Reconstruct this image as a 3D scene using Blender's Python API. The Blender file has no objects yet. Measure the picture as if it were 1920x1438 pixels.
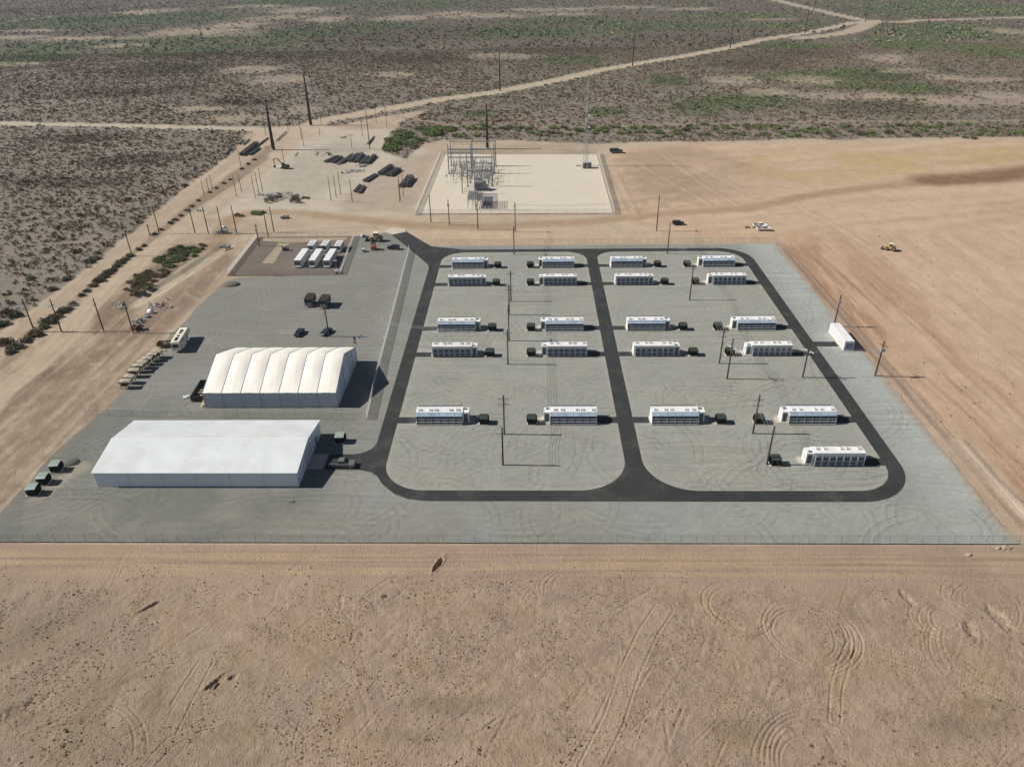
import bpy, math, random
import numpy as np
from mathutils import Matrix, Vector
random.seed(7); RNG = np.random.default_rng(11)
R = math.radians
sc = bpy.context.scene
COL = sc.collection
# ------------------------------------------------------------------ camera (solved from the site's right angles; metres, drone at 100 m)
P_, RO_, YA_ = R(30.8236), R(-0.9202), R(-1.4946); F_ = 1378.0; H_ = 100.0
fw = np.array([math.sin(YA_)*math.cos(P_), math.cos(YA_)*math.cos(P_), -math.sin(P_)])
_r0 = np.array([math.cos(YA_), -math.sin(YA_), 0]); _u0 = np.cross(_r0, fw)
rt = math.cos(RO_)*_r0 + math.sin(RO_)*_u0; up = -math.sin(RO_)*_r0 + math.cos(RO_)*_u0
def at(px, py, z=0.0):
    d = rt*(px-960)/F_ - up*(py-719)/F_ + fw
    t = (H_-z)/-d[2]
    return (t*d[0], t*d[1])
def height_of(b, top):
    bx, by = at(*b); d = rt*(b[0]-960)/F_ - up*(top[1]-719)/F_ + fw
    d = rt*(top[0]-960)/F_ - up*(top[1]-719)/F_ + fw
    return H_ + d[2]*by/d[1]
cam_d = bpy.data.cameras.new('camera'); cam = bpy.data.objects.new('camera', cam_d); COL.objects.link(cam)
cam.matrix_world = Matrix([[rt[0], up[0], -fw[0], 0], [rt[1], up[1], -fw[1], 0], [rt[2], up[2], -fw[2], H_], [0, 0, 0, 1]])
cam_d.sensor_fit = 'HORIZONTAL'; cam_d.sensor_width = 36; cam_d.lens = F_/1920*36; cam_d.clip_end = 40000; cam_d.clip_start = 1
sc.camera = cam
# ------------------------------------------------------------------ light
ELEV = R(38.7); AZ = R(-1.5)     # shadows run towards +X
w = bpy.data.worlds.new('World'); sc.world = w; w.use_nodes = True
nt = w.node_tree; nt.nodes.clear()
sky = nt.nodes.new('ShaderNodeTexSky'); sky.sky_type = 'NISHITA'; sky.sun_disc = False
sky.sun_elevation = ELEV; sky.sun_rotation = R(271.5); sky.altitude = 900; sky.dust_density = 0.4; sky.air_density = 0.7
bg = nt.nodes.new('ShaderNodeBackground'); bg.inputs[1].default_value = 0.05
wo = nt.nodes.new('ShaderNodeOutputWorld'); nt.links.new(sky.outputs[0], bg.inputs[0]); nt.links.new(bg.outputs[0], wo.inputs[0])
sd = bpy.data.lights.new('sun', 'SUN'); so = bpy.data.objects.new('sun', sd); COL.objects.link(so)
sd.energy = 5.0; sd.angle = R(0.5); sd.color = (1.0, 0.95, 0.87)
dirv = Vector((math.cos(ELEV)*math.cos(AZ), math.cos(ELEV)*math.sin(AZ), -math.sin(ELEV)))
so.rotation_euler = dirv.to_track_quat('-Z', 'Y').to_euler(); so.location = (-150, 150, 150)
sc.view_settings.view_transform = 'Standard'; sc.view_settings.look = 'None'; sc.view_settings.exposure = 0.27; sc.view_settings.gamma = 1
# ------------------------------------------------------------------ helpers
def lin(c):
    c = np.asarray(c, float)/255.0
    return np.where(c <= .04045, c/12.92, ((c+.055)/1.055)**2.4)
ALB = 0.72
def S(r, g, b, k=1.0): return tuple(lin((r, g, b))*ALB*k)
def tag(o, label=None, cat=None, group=None, kind=None):
    if label: o['label'] = label
    if cat: o['category'] = cat
    if group: o['group'] = group
    if kind: o['kind'] = kind
    return o
class MB:
    def __init__(s): s.v = []; s.f = []
    def add(s, vs, fs):
        n = len(s.v); s.v += [tuple(map(float, a)) for a in vs]; s.f += [tuple(n+i for i in f) for f in fs]; return s
    def box(s, x0, x1, y0, y1, z0, z1):
        return s.add([(x0,y0,z0),(x1,y0,z0),(x1,y1,z0),(x0,y1,z0),(x0,y0,z1),(x1,y0,z1),(x1,y1,z1),(x0,y1,z1)],
                     [(0,3,2,1),(4,5,6,7),(0,1,5,4),(1,2,6,5),(2,3,7,6),(3,0,4,7)])
    def cbox(s, c, d, rz=0.0, rx=0.0, ry=0.0):
        m = Matrix.Rotation(rz,3,'Z') @ Matrix.Rotation(ry,3,'Y') @ Matrix.Rotation(rx,3,'X')
        vs = []
        for z in (-1,1):
            for x, y in ((-1,-1),(1,-1),(1,1),(-1,1)):
                vs.append(Vector(c) + m @ Vector((x*d[0]/2, y*d[1]/2, z*d[2]/2)))
        return s.add(vs, [(0,3,2,1),(4,5,6,7),(0,1,5,4),(1,2,6,5),(2,3,7,6),(3,0,4,7)])
    def tube(s, p0, p1, r0, r1=None, n=8, cap=True):
        r1 = r0 if r1 is None else r1
        p0 = Vector(p0); p1 = Vector(p1); d = (p1-p0).normalized()
        a = d.orthogonal().normalized(); b = d.cross(a)
        vs = [p0+(a*math.cos(2*math.pi*i/n)+b*math.sin(2*math.pi*i/n))*r0 for i in range(n)] + \
             [p1+(a*math.cos(2*math.pi*i/n)+b*math.sin(2*math.pi*i/n))*r1 for i in range(n)]
        fs = [(i,(i+1)%n,n+(i+1)%n,n+i) for i in range(n)]
        if cap: fs += [tuple(range(n))[::-1], tuple(range(n,2*n))]
        return s.add(vs, fs)
    def loft(s, secs, closed=True, caps=True):
        """sections: lists of equal numbers of points"""
        n = len(secs[0]); vs = [p for q in secs for p in q]; fs = []
        for k in range(len(secs)-1):
            for i in range(n if closed else n-1):
                j = (i+1) % n
                fs.append((k*n+i, k*n+j, (k+1)*n+j, (k+1)*n+i))
        if caps: fs += [tuple(range(n))[::-1], tuple((len(secs)-1)*n+i for i in range(n))]
        return s.add(vs, fs)
    def prism(s, poly, y0, y1):
        """poly in (x,z), extruded along y"""
        return s.loft([[(x, y0, z) for x, z in poly], [(x, y1, z) for x, z in poly]])
    def mesh(s, name, mat, smooth=False, fix=True):
        me = bpy.data.meshes.new(name); me.from_pydata(s.v, [], s.f); me.materials.append(mat)
        if fix:
            import bmesh
            bm = bmesh.new(); bm.from_mesh(me); bmesh.ops.recalc_face_normals(bm, faces=bm.faces); bm.to_mesh(me); bm.free()
        if smooth: me.polygons.foreach_set('use_smooth', [True]*len(me.polygons))
        me.update(); return me
    def build(s, name, mat, parent=None, smooth=False, fix=True, loc=None):
        o = bpy.data.objects.new(name, s.mesh(name, mat, smooth, fix)); COL.objects.link(o)
        if parent: o.parent = parent
        if loc: o.location = loc
        return o
def thing(name, label, cat, loc=(0,0,0), rz=0.0, group=None):
    o = bpy.data.objects.new(name, None); COL.objects.link(o); o.empty_display_size = .5
    o.location = loc if len(loc) == 3 else (loc[0], loc[1], 0); o.rotation_euler = (0,0,rz)
    return tag(o, label, cat, group)
def dup(root, loc, rz=None, label=None, group=None):
    def cp(o, par):
        c = o.copy(); COL.objects.link(c)
        if par: c.parent = par
        for ch in list(o.children): cp(ch, c)
        return c
    r = cp(root, None); r.location = loc if len(loc) == 3 else (loc[0], loc[1], 0)
    if rz is not None: r.rotation_euler = (0,0,rz)
    if label: r['label'] = label
    if group: r['group'] = group
    return r
# ------------------------------------------------------------------ materials
def mat(name, col, rough=.7, metal=0.0, noise=0.0, nscale=2.0, bump=0.0, bscale=6.0, dirt=None, dscale=.8, damt=0.0, spec=.4):
    m = bpy.data.materials.new(name); m.use_nodes = True; t = m.node_tree; b = t.nodes['Principled BSDF']
    b.inputs['Base Color'].default_value = (*col[:3], 1); b.inputs['Roughness'].default_value = rough; b.inputs['Metallic'].default_value = metal
    b.inputs['Specular IOR Level'].default_value = spec
    tc = t.nodes.new('ShaderNodeTexCoord'); oi = t.nodes.new('ShaderNodeObjectInfo'); va = t.nodes.new('ShaderNodeVectorMath'); va.operation = 'ADD'
    t.links.new(tc.outputs['Object'], va.inputs[0]); t.links.new(oi.outputs['Location'], va.inputs[1]); OV = va.outputs[0]   # wear differs from copy to copy
    if noise > 0 or damt > 0:
        n = t.nodes.new('ShaderNodeTexNoise'); n.inputs['Scale'].default_value = nscale; n.inputs['Detail'].default_value = 6
        t.links.new(OV, n.inputs['Vector'])
        mp = t.nodes.new('ShaderNodeMapRange'); mp.inputs[1].default_value = .25; mp.inputs[2].default_value = .75
        mp.inputs[3].default_value = 1-noise; mp.inputs[4].default_value = 1+noise; t.links.new(n.outputs[0], mp.inputs[0])
        mx = t.nodes.new('ShaderNodeMix'); mx.data_type = 'RGBA'; mx.blend_type = 'MULTIPLY'; mx.inputs[0].default_value = 1
        mx.inputs[6].default_value = (*col[:3], 1); t.links.new(mp.outputs[0], mx.inputs[7]); out = mx.outputs[2]
        if damt > 0:
            n2 = t.nodes.new('ShaderNodeTexNoise'); n2.inputs['Scale'].default_value = dscale; n2.inputs['Detail'].default_value = 8; n2.inputs['Roughness'].default_value = .7
            t.links.new(OV, n2.inputs['Vector'])
            m2 = t.nodes.new('ShaderNodeMapRange'); m2.inputs[1].default_value = .45; m2.inputs[2].default_value = .75; m2.inputs[3].default_value = 0; m2.inputs[4].default_value = damt
            t.links.new(n2.outputs[0], m2.inputs[0])
            mx2 = t.nodes.new('ShaderNodeMix'); mx2.data_type = 'RGBA'; t.links.new(m2.outputs[0], mx2.inputs[0]); t.links.new(out, mx2.inputs[6]); mx2.inputs[7].default_value = (*dirt[:3], 1); out = mx2.outputs[2]
        t.links.new(out, b.inputs['Base Color'])
    if bump > 0:
        n3 = t.nodes.new('ShaderNodeTexNoise'); n3.inputs['Scale'].default_value = bscale; n3.inputs['Detail'].default_value = 5
        t.links.new(tc.outputs['Object'], n3.inputs['Vector'])
        bp = t.nodes.new('ShaderNodeBump'); bp.inputs['Strength'].default_value = 1; bp.inputs['Distance'].default_value = bump
        t.links.new(n3.outputs[0], bp.inputs['Height']); t.links.new(bp.outputs[0], b.inputs['Normal'])
    return m
DUST = S(170,150,125)
M = dict(
 white=mat('white_paint', (.78,.79,.79), .45, 0, .05, 1.2, dirt=DUST, damt=.15, dscale=.5),
 roofwhite=mat('roof_white_paint', (.76,.76,.75), .4, 0, .06, 1.0, dirt=S(175,160,140), damt=.35, dscale=.7),
 offwhite=mat('pale_metal', (.55,.57,.58), .5, 0, .08, 2, dirt=DUST, damt=.2),
 hood=mat('pale_blue_hood', (.33,.41,.50), .3, 0, .22, .5, spec=.6),
 dark=mat('dark_recess', (.022,.024,.027), .8),
 slat=mat('grey_slat', (.36,.38,.38), .5, .1, .1, 3),
 fanblue=mat('dark_blue_fan', (.10,.12,.18), .5, .1, .15, 3),
 fanframe=mat('fan_frame_grey', (.42,.46,.54), .5, .1, .1, 3),
 grate=mat('grating', (.33,.35,.37), .6, .4, .15, 5),
 concrete=mat('concrete', S(205,198,182), .9, 0, .12, 1.5, dirt=S(170,155,135), damt=.5),
 green=mat('transformer_green', (.009,.013,.010), .8, 0, .15, 2, dirt=DUST, damt=.03, spec=.12),
 greentop=mat('transformer_lid', (.035,.048,.04), .6, 0, .2, 2, dirt=DUST, damt=.12, spec=.2),
 greenpale=mat('faded_green_lid', (.26,.33,.29), .45, 0, .2, 1.5, dirt=DUST, damt=.3),
 wood=mat('treated_wood', (.060,.043,.033), .85, 0, .3, 3, bump=.02),
 woodgrey=mat('weathered_wood', (.085,.07,.06), .85, 0, .3, 3, bump=.02),
 corten=mat('rusty_steel', (.045,.026,.020), .7, .1, .3, 1.5),
 galv=mat('galvanised_steel', (.42,.44,.45), .45, .5, .15, 3),
 galvd=mat('grey_steel', (.30,.32,.34), .5, .4, .15, 3),
 wire=mat('aluminium_wire', (.55,.55,.56), .35, .6),
 insul=mat('grey_insulator', (.22,.20,.20), .35),
 tent=mat('tent_fabric', (.85,.81,.735), .6, 0, .04, .25, bump=.035, bscale=.9, dirt=S(250,222,190), damt=.22, dscale=.1),
 tentwall=mat('tent_wall_vinyl', (.50,.54,.59), .55, 0, .06, .6),
 tentgable=mat('tent_gable_vinyl', (.55,.60,.65), .5, 0, .05, .6),
 whroof=mat('metal_roof_sheet', (.68,.71,.71), .42, .0, .06, .25, dirt=S(190,185,170), damt=.4, dscale=.12),
 whwall=mat('metal_wall_sheet', (.74,.78,.80), .5, 0, .05, .4),
 tyre=mat('tyre_rubber', (.02,.02,.02), .9),
 glass=mat('dark_glass', (.015,.02,.025), .08, 0, spec=.8),
 black=mat('black_paint', (.012,.013,.016), .25, 0, spec=.6),
 carblue=mat('dark_blue_paint', (.018,.028,.045), .25, .1, spec=.6),
 carteal=mat('dark_teal_paint', (.03,.05,.06), .25, .1, spec=.6),
 carbrown=mat('dark_purple_paint', (.022,.015,.022), .3, .1),
 cargrey=mat('olive_grey_paint', (.17,.175,.165), .35, .2),
 chrome=mat('bright_metal', (.6,.6,.6), .25, .8),
 cream=mat('cream_panel', (.78,.72,.60), .45, 0, .06, .6, dirt=DUST, damt=.3),
 tan=mat('tan_paint', (.40,.35,.26), .6, 0, .2, 2, dirt=DUST, damt=.4),
 yellow=mat('machine_yellow', (.42,.29,.10), .5, 0, .15, 2, dirt=DUST, damt=.5),
 orange=mat('machine_orange', (.60,.11,.02), .5, 0, .15, 2, dirt=DUST, damt=.15),
 red=mat('red_rust', (.18,.05,.035), .8, 0, .3, 3),
 brown=mat('brown_steel', (.11,.075,.055), .8, 0, .3, 2, dirt=DUST, damt=.3),
 olive=mat('tan_tarp', (.36,.32,.24), .8, 0, .2, 2, bump=.05, bscale=2),
 darkbrown=mat('dark_trailer', (.085,.08,.075), .6, 0, .25, 2, dirt=DUST, damt=.15),
 dumpster=mat('dumpster_green', (.022,.03,.026), .7, 0, .3, 2),
 wood2=mat('fresh_timber', (.60,.42,.26), .8, 0, .2, 2),
 rock=mat('pale_rock', S(188,174,156), .95, 0, .2, 2),
 gravelpile=mat('loose_gravel', S(118,118,108), 1, 0, .2, 3, bump=.06, bscale=4),
 bluegrey=mat('blue_grey_scrap', (.28,.33,.40), .5, .2, .2, 2),
 purple=mat('dusty_blue_paint', (.10,.10,.16), .6, 0, .2, 2),
 strobe=mat('white_dish', (.85,.85,.85), .4),
 flagr=mat('flag_red', (.45,.03,.03), .8), flagw=mat('flag_white', (.75,.75,.75), .8), flagb=mat('flag_blue', (.03,.05,.2), .8),
 doorgrey=mat('door_grey', (.10,.12,.12), .5),
)
def mesh_screen(name, op, col=(.35,.36,.36)):
    """woven wire: mostly open, round wires catch light on both faces, opacity and colour fixed per copy"""
    m = bpy.data.materials.new(name); m.use_nodes = True; t = m.node_tree; t.nodes.clear(); o = t.nodes.new('ShaderNodeOutputMaterial')
    d = t.nodes.new('ShaderNodeBsdfDiffuse'); d.inputs[0].default_value = (*col, 1); tl = t.nodes.new('ShaderNodeBsdfTranslucent'); tl.inputs[0].default_value = (*col, 1)
    m1 = t.nodes.new('ShaderNodeMixShader'); m1.inputs[0].default_value = .45; t.links.new(d.outputs[0], m1.inputs[1]); t.links.new(tl.outputs[0], m1.inputs[2])
    tr = t.nodes.new('ShaderNodeBsdfTransparent'); mx = t.nodes.new('ShaderNodeMixShader'); mx.inputs[0].default_value = op
    t.links.new(tr.outputs[0], mx.inputs[1]); t.links.new(m1.outputs[0], mx.inputs[2]); t.links.new(mx.outputs[0], o.inputs['Surface'])
    return m
M['mesh'] = mesh_screen('chain_link_weave', .13, (.45,.45,.44)); M['mesh_sunlit'] = mesh_screen('chain_link_sunlit', .42, (.8,.79,.76))  # second copy: sunlit brightness and grazing density painted in for depth-running fences
# ground materials: colour map per vertex x procedural grain
def ground_mat(name, attr='soil', grain=.12, gs=1.2, bump=.04, bs=2.0, streak=None, speck=False, rough=.95, fine=.10, dust=0):
    m = bpy.data.materials.new(name); m.use_nodes = True; t = m.node_tree; L = t.links; b = t.nodes['Principled BSDF']
    b.inputs['Roughness'].default_value = rough; b.inputs['Specular IOR Level'].default_value = .15
    tc = t.nodes.new('ShaderNodeTexCoord')
    if isinstance(attr, str):
        a = t.nodes.new('ShaderNodeAttribute'); a.attribute_name = attr; col = a.outputs['Color']
    else:
        a = t.nodes.new('ShaderNodeRGB'); a.outputs[0].default_value = (*attr, 1); col = a.outputs[0]
    def noise(scale, det=6, rgh=.6, vec=None, dist=0):
        n = t.nodes.new('ShaderNodeTexNoise'); n.inputs['Scale'].default_value = scale; n.inputs['Detail'].default_value = det; n.inputs['Roughness'].default_value = rgh; n.inputs['Distortion'].default_value = dist
        L.new(vec or tc.outputs['Object'], n.inputs['Vector']); return n.outputs[0]
    def mul(col, fac, amt):
        mp = t.nodes.new('ShaderNodeMapRange'); mp.clamp = False; mp.inputs[1].default_value = .3; mp.inputs[2].default_value = .7; mp.inputs[3].default_value = 1-amt; mp.inputs[4].default_value = 1+amt
        L.new(fac, mp.inputs[0]); mx = t.nodes.new('ShaderNodeMix'); mx.data_type = 'RGBA'; mx.blend_type = 'MULTIPLY'; mx.inputs[0].default_value = 1
        L.new(col, mx.inputs[6]); L.new(mp.outputs[0], mx.inputs[7]); return mx.outputs[2]
    col = mul(col, noise(gs*.12, 8, .65), grain); col = mul(col, noise(gs, 6, .7), grain*.7); col = mul(col, noise(gs*6, 4, .7), fine)
    hs = noise(bs, 8, .65)
    if streak:
        for (sx, sy, rz, amt, dist) in streak:
            mpn = t.nodes.new('ShaderNodeMapping'); mpn.inputs['Rotation'].default_value = (0,0,rz); mpn.inputs['Scale'].default_value = (sx, sy, 1)
            mpn.vector_type = 'POINT'
            # rotate first, then scale
            mr = t.nodes.new('ShaderNodeVectorRotate'); mr.rotation_type = 'Z_AXIS'; mr.inputs['Angle'].default_value = -rz
            L.new(tc.outputs['Object'], mr.inputs['Vector']); mpn.inputs['Rotation'].default_value = (0,0,0); L.new(mr.outputs[0], mpn.inputs['Vector'])
            s = noise(1.0, 5, .6, mpn.outputs[0], dist); col = mul(col, s, amt)
            ad = t.nodes.new('ShaderNodeMath'); ad.operation = 'ADD'; L.new(hs, ad.inputs[0]); L.new(s, ad.inputs[1]); hs = ad.outputs[0]
    if speck:
        a2 = t.nodes.new('ShaderNodeAttribute'); a2.attribute_name = 'scrub'
        s = noise(.45, 3, .5)
        sb = t.nodes.new('ShaderNodeMath'); sb.operation = 'MULTIPLY_ADD'; L.new(a2.outputs['Fac'], sb.inputs[0]); sb.inputs[1].default_value = .26; L.new(s, sb.inputs[2])
        mp = t.nodes.new('ShaderNodeMapRange'); mp.inputs[1].default_value = .68; mp.inputs[2].default_value = .76; mp.inputs[3].default_value = 0; mp.inputs[4].default_value = .8
        L.new(sb.outputs[0], mp.inputs[0]); ml = t.nodes.new('ShaderNodeMath'); ml.operation = 'MULTIPLY'; L.new(mp.outputs[0], ml.inputs[0]); L.new(a2.outputs['Fac'], ml.inputs[1])
        a3 = t.nodes.new('ShaderNodeAttribute'); a3.attribute_name = 'bushcol'
        mx = t.nodes.new('ShaderNodeMix'); mx.data_type = 'RGBA'; L.new(ml.outputs[0], mx.inputs[0]); L.new(col, mx.inputs[6]); L.new(a3.outputs['Color'], mx.inputs[7]); col = mx.outputs[2]
    if dust:
        mp = t.nodes.new('ShaderNodeMapRange'); mp.inputs[1].default_value = .5; mp.inputs[2].default_value = .78; mp.inputs[3].default_value = 0; mp.inputs[4].default_value = dust; L.new(noise(.16, 9, .72), mp.inputs[0])
        mx = t.nodes.new('ShaderNodeMix'); mx.data_type = 'RGBA'; L.new(mp.outputs[0], mx.inputs[0]); L.new(col, mx.inputs[6]); mx.inputs[7].default_value = (*S(150,142,128), 1); col = mx.outputs[2]
    L.new(col, b.inputs['Base Color'])
    bp = t.nodes.new('ShaderNodeBump'); bp.inputs['Distance'].default_value = bump; bp.inputs['Strength'].default_value = 1; L.new(hs, bp.inputs['Height']); L.new(bp.outputs[0], b.inputs['Normal'])
    return m
# ------------------------------------------------------------------ numpy noise and masks
def vnoise(x, y, seed=0):
    xi = np.floor(x).astype(np.int64); yi = np.floor(y).astype(np.int64); fx = x-xi; fy = y-yi
    fx = fx*fx*(3-2*fx); fy = fy*fy*(3-2*fy)
    def h(a, b):
        n = (a*374761393 + b*668265263 + seed*1442695041) & 0xffffffff
        n = ((n ^ (n >> 13))*1274126177) & 0xffffffff; n = n ^ (n >> 16)
        return (n & 0xffff)/65535.0
    return (h(xi,yi)*(1-fx)+h(xi+1,yi)*fx)*(1-fy) + (h(xi,yi+1)*(1-fx)+h(xi+1,yi+1)*fx)*fy
def fbm(x, y, o=4, seed=0):
    s = 0; a = .5; t = 0
    for i in range(o):
        s = s + a*vnoise(x, y, seed+i*17); t += a; x = x*2.03+13.7; y = y*2.03-7.1; a *= .5
    return s/t
def ss(a, b, x):
    t = np.clip((x-a)/(b-a), 0, 1); return t*t*(3-2*t)
def pxl(l): return [at(*p) for p in l]
def dline(X, Y, pts, closed=False):
    d = np.full(X.shape, 1e9); n = len(pts)
    for i in range(n if closed else n-1):
        ax, ay = pts[i]; bx, by = pts[(i+1) % n]; dx, dy = bx-ax, by-ay; l2 = dx*dx+dy*dy+1e-9
        t = np.clip(((X-ax)*dx+(Y-ay)*dy)/l2, 0, 1)
        d = np.minimum(d, (X-ax-t*dx)**2+(Y-ay-t*dy)**2)
    return np.sqrt(d)
def inside(X, Y, pts):
    c = np.zeros(X.shape, bool); n = len(pts)
    for i in range(n):
        ax, ay = pts[i]; bx, by = pts[(i+1) % n]
        if ay == by: continue
        k = ((ay > Y) != (by > Y)) & (X < (bx-ax)*(Y-ay)/(by-ay)+ax); c ^= k
    return c
def pmask(X, Y, pts, soft):
    d = dline(X, Y, pts, True); s = np.where(inside(X, Y, pts), d, -d)
    return ss(-soft, soft, s)
CLEARED = pxl([(-700,1120),(-150,720),(0,618),(120,535),(245,438),(350,348),(440,283),(462,262),(470,246),(500,240),(620,236),(700,222),(748,214),(800,206),(760,225),(728,250),(722,285),(760,298),(795,268),(830,262),(960,262),(1125,270),(1200,268),(1500,262),(1920,256),(2500,252),(2500,1700),(-700,1700)])
ROADS = [  # pixel polyline, half width (m), srgb, soft (m), noise amount
 ([(-200,229),(0,232),(250,236),(400,240),(500,243),(620,242)], 5.0, (206,194,174), 2.0),
 ([(570,242),(600,228),(700,209),(830,186),(930,173),(1040,151),(1130,131),(1200,119),(1280,106),(1360,91),(1430,74),(1520,61),(1600,43),(1640,40)], 7.5, (205,188,164), 3.0),
 ([(1600,43),(1680,41),(1800,36),(1920,34),(2100,30)], 10, (200,184,162), 4.0),
 ([(1420,-8),(1500,12),(1560,26),(1625,40)], 9, (196,180,160), 4.0),
 ([(1640,40),(1600,58),(1560,66),(1500,72)], 10, (196,180,158), 6.0),
 ([(-80,725),(0,660),(60,600),(120,556),(200,492),(250,452),(300,408),(350,366),(400,330),(440,298),(455,272),(470,252)], 2.6, (193,173,150), 1.2),
 ([(-60,800),(0,735),(60,690),(120,632),(170,570),(205,535),(260,487),(330,432),(370,400),(420,367),(470,335),(520,298),(556,262),(600,245)], 3.4, (203,184,160), 1.5),
 ([(740,217),(850,236),(960,239),(1100,240),(1300,232),(1500,229),(1920,226)], 1.6, (168,152,134), 1.5),
 ([(0,42),(120,30),(240,12),(330,2)], 2.5, (150,140,125), 3.0),
 ([(0,208),(60,206),(110,200),(160,190)], 1.5, (165,150,132), 1.5),
]
PALE = [((150,73),(78,5)),((60,58),(70,3)),((215,86),(40,4)),((250,85),(38,3)),((380,60),(110,10)),((430,48),(70,9)),((280,22),(60,5)),((560,20),(70,6)),((480,12),(60,3)),((40,70),(50,4)),
        ((750,35),(60,6)),((900,30),(120,6)),((1040,18),(110,4)),((840,26),(50,4)),((1180,14),(90,3)),((1290,17),(60,3)),((620,36),(50,6)),((520,34),(60,6)),((1440,37),(50,2.5)),((1060,27),(60,3)),
        ((1440,172),(60,7)),((1560,181),(80,9)),((1640,180),(70,8)),((1700,133),(50,6)),((1780,145),(70,7)),((1840,150),(70,6)),((1500,150),(70,10)),((1380,150),(60,12)),((1900,60),(60,8)),((1800,190),(110,12)),((1660,110),(70,9)),
        ((440,222),(75,8)),((360,205),(60,6)),((560,205),(40,8)),((520,150),(50,10)),((470,130),(60,7)),((740,140),(60,6)),((930,105),(90,6)),((30,120),(60,4)),((1880,180),(60,14))]
GREEN = [((90,90),(130,16)),((330,95),(160,10)),((350,75),(100,14)),((560,64),(130,12)),((200,40),(250,14)),((300,32),(120,10)),((60,110),(90,12)),((470,85),(120,9)),((640,58),(80,10)),((700,48),(90,10)),((560,5),(140,7)),((820,8),(140,7)),
         ((1000,60),(150,12)),((1180,50),(120,12)),((1330,50),(120,8)),((1480,48),(90,7)),((1390,30),(110,7)),((1080,115),(60,8)),((1060,40),(120,8)),
         ((1390,190),(110,17)),((1300,200),(60,16)),((1480,145),(110,14)),((1600,138),(110,13)),((1700,165),(90,12)),((1780,60),(150,18)),((1850,95),(90,22)),((1480,85),(90,8)),((1700,80),(100,15)),
         ((1750,15),(220,16)),((1600,160),(90,10)),((1250,150),(40,12)),((870,180),(60,7)),((900,215),(50,7)),((1140,210),(40,8))]
DARK = [((340,165),(60,8)),((200,175),(120,10)),((100,60),(60,5)),((700,75),(160,18)),((850,60),(160,12)),((1050,90),(160,14)),((780,110),(120,14)),((400,100),(120,12)),((560,100),(120,14)),((1250,75),(130,10)),((620,55),(120,7)),((1350,80),(120,12)),
        ((1500,100),(90,9)),((1650,200),(110,14)),((1560,60),(80,5)),((300,130),(120,14)),((450,190),(60,8)),((1420,120),(90,12)),((1720,140),(110,9)),((100,20),(200,7)),((160,260),(120,10)),((250,300),(100,14)),((130,340),(150,14))]
def ell(X, Y, c, r):
    cx, cy = at(*c); rx = abs(at(c[0]+r[0], c[1])[0]-cx); ry = abs(at(c[0], c[1]-r[1])[1]-at(c[0], c[1]+r[1])[1])/2
    return ((X-cx)/rx)**2+((Y-cy)/ry)**2
def scrub_fields(X, Y):
    """returns cleared mask, density, green, pale, dark"""
    n1 = fbm(X/14, Y/14, 4, 3); n2 = fbm(X/60, Y/60, 4, 9); 
    k = np.clip((Y-150)/400, .1, 4)
    Xn = X+(n1-.5)*9*k; Yn = Y+(n2-.5)*14*k
    cl = pmask(Xn, Yn, CLEARED, 1.5)
    g = np.zeros(X.shape); p = np.zeros(X.shape); dk = np.zeros(X.shape)
    n3 = fbm(X/35+40, Y/35, 5, 21); wob = (n3-.5)*2.2
    for L_, T in ((GREEN, g), (PALE, p), (DARK, dk)):
        for c, r in L_:
            e = ell(X, Y, c, r); np.maximum(T, ss(1.35, .35, np.sqrt(e)+wob*.55), out=T)
    rd = np.zeros(X.shape)
    for pts, hw, c, soft in ROADS:
        d = dline(X+(n1-.5)*2, Y+(n2-.5)*3, pxl(pts)); rd = np.maximum(rd, ss(hw+soft, hw-soft*.3, d))
    return cl, g, p, dk, rd, n1, n2, n3
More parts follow.
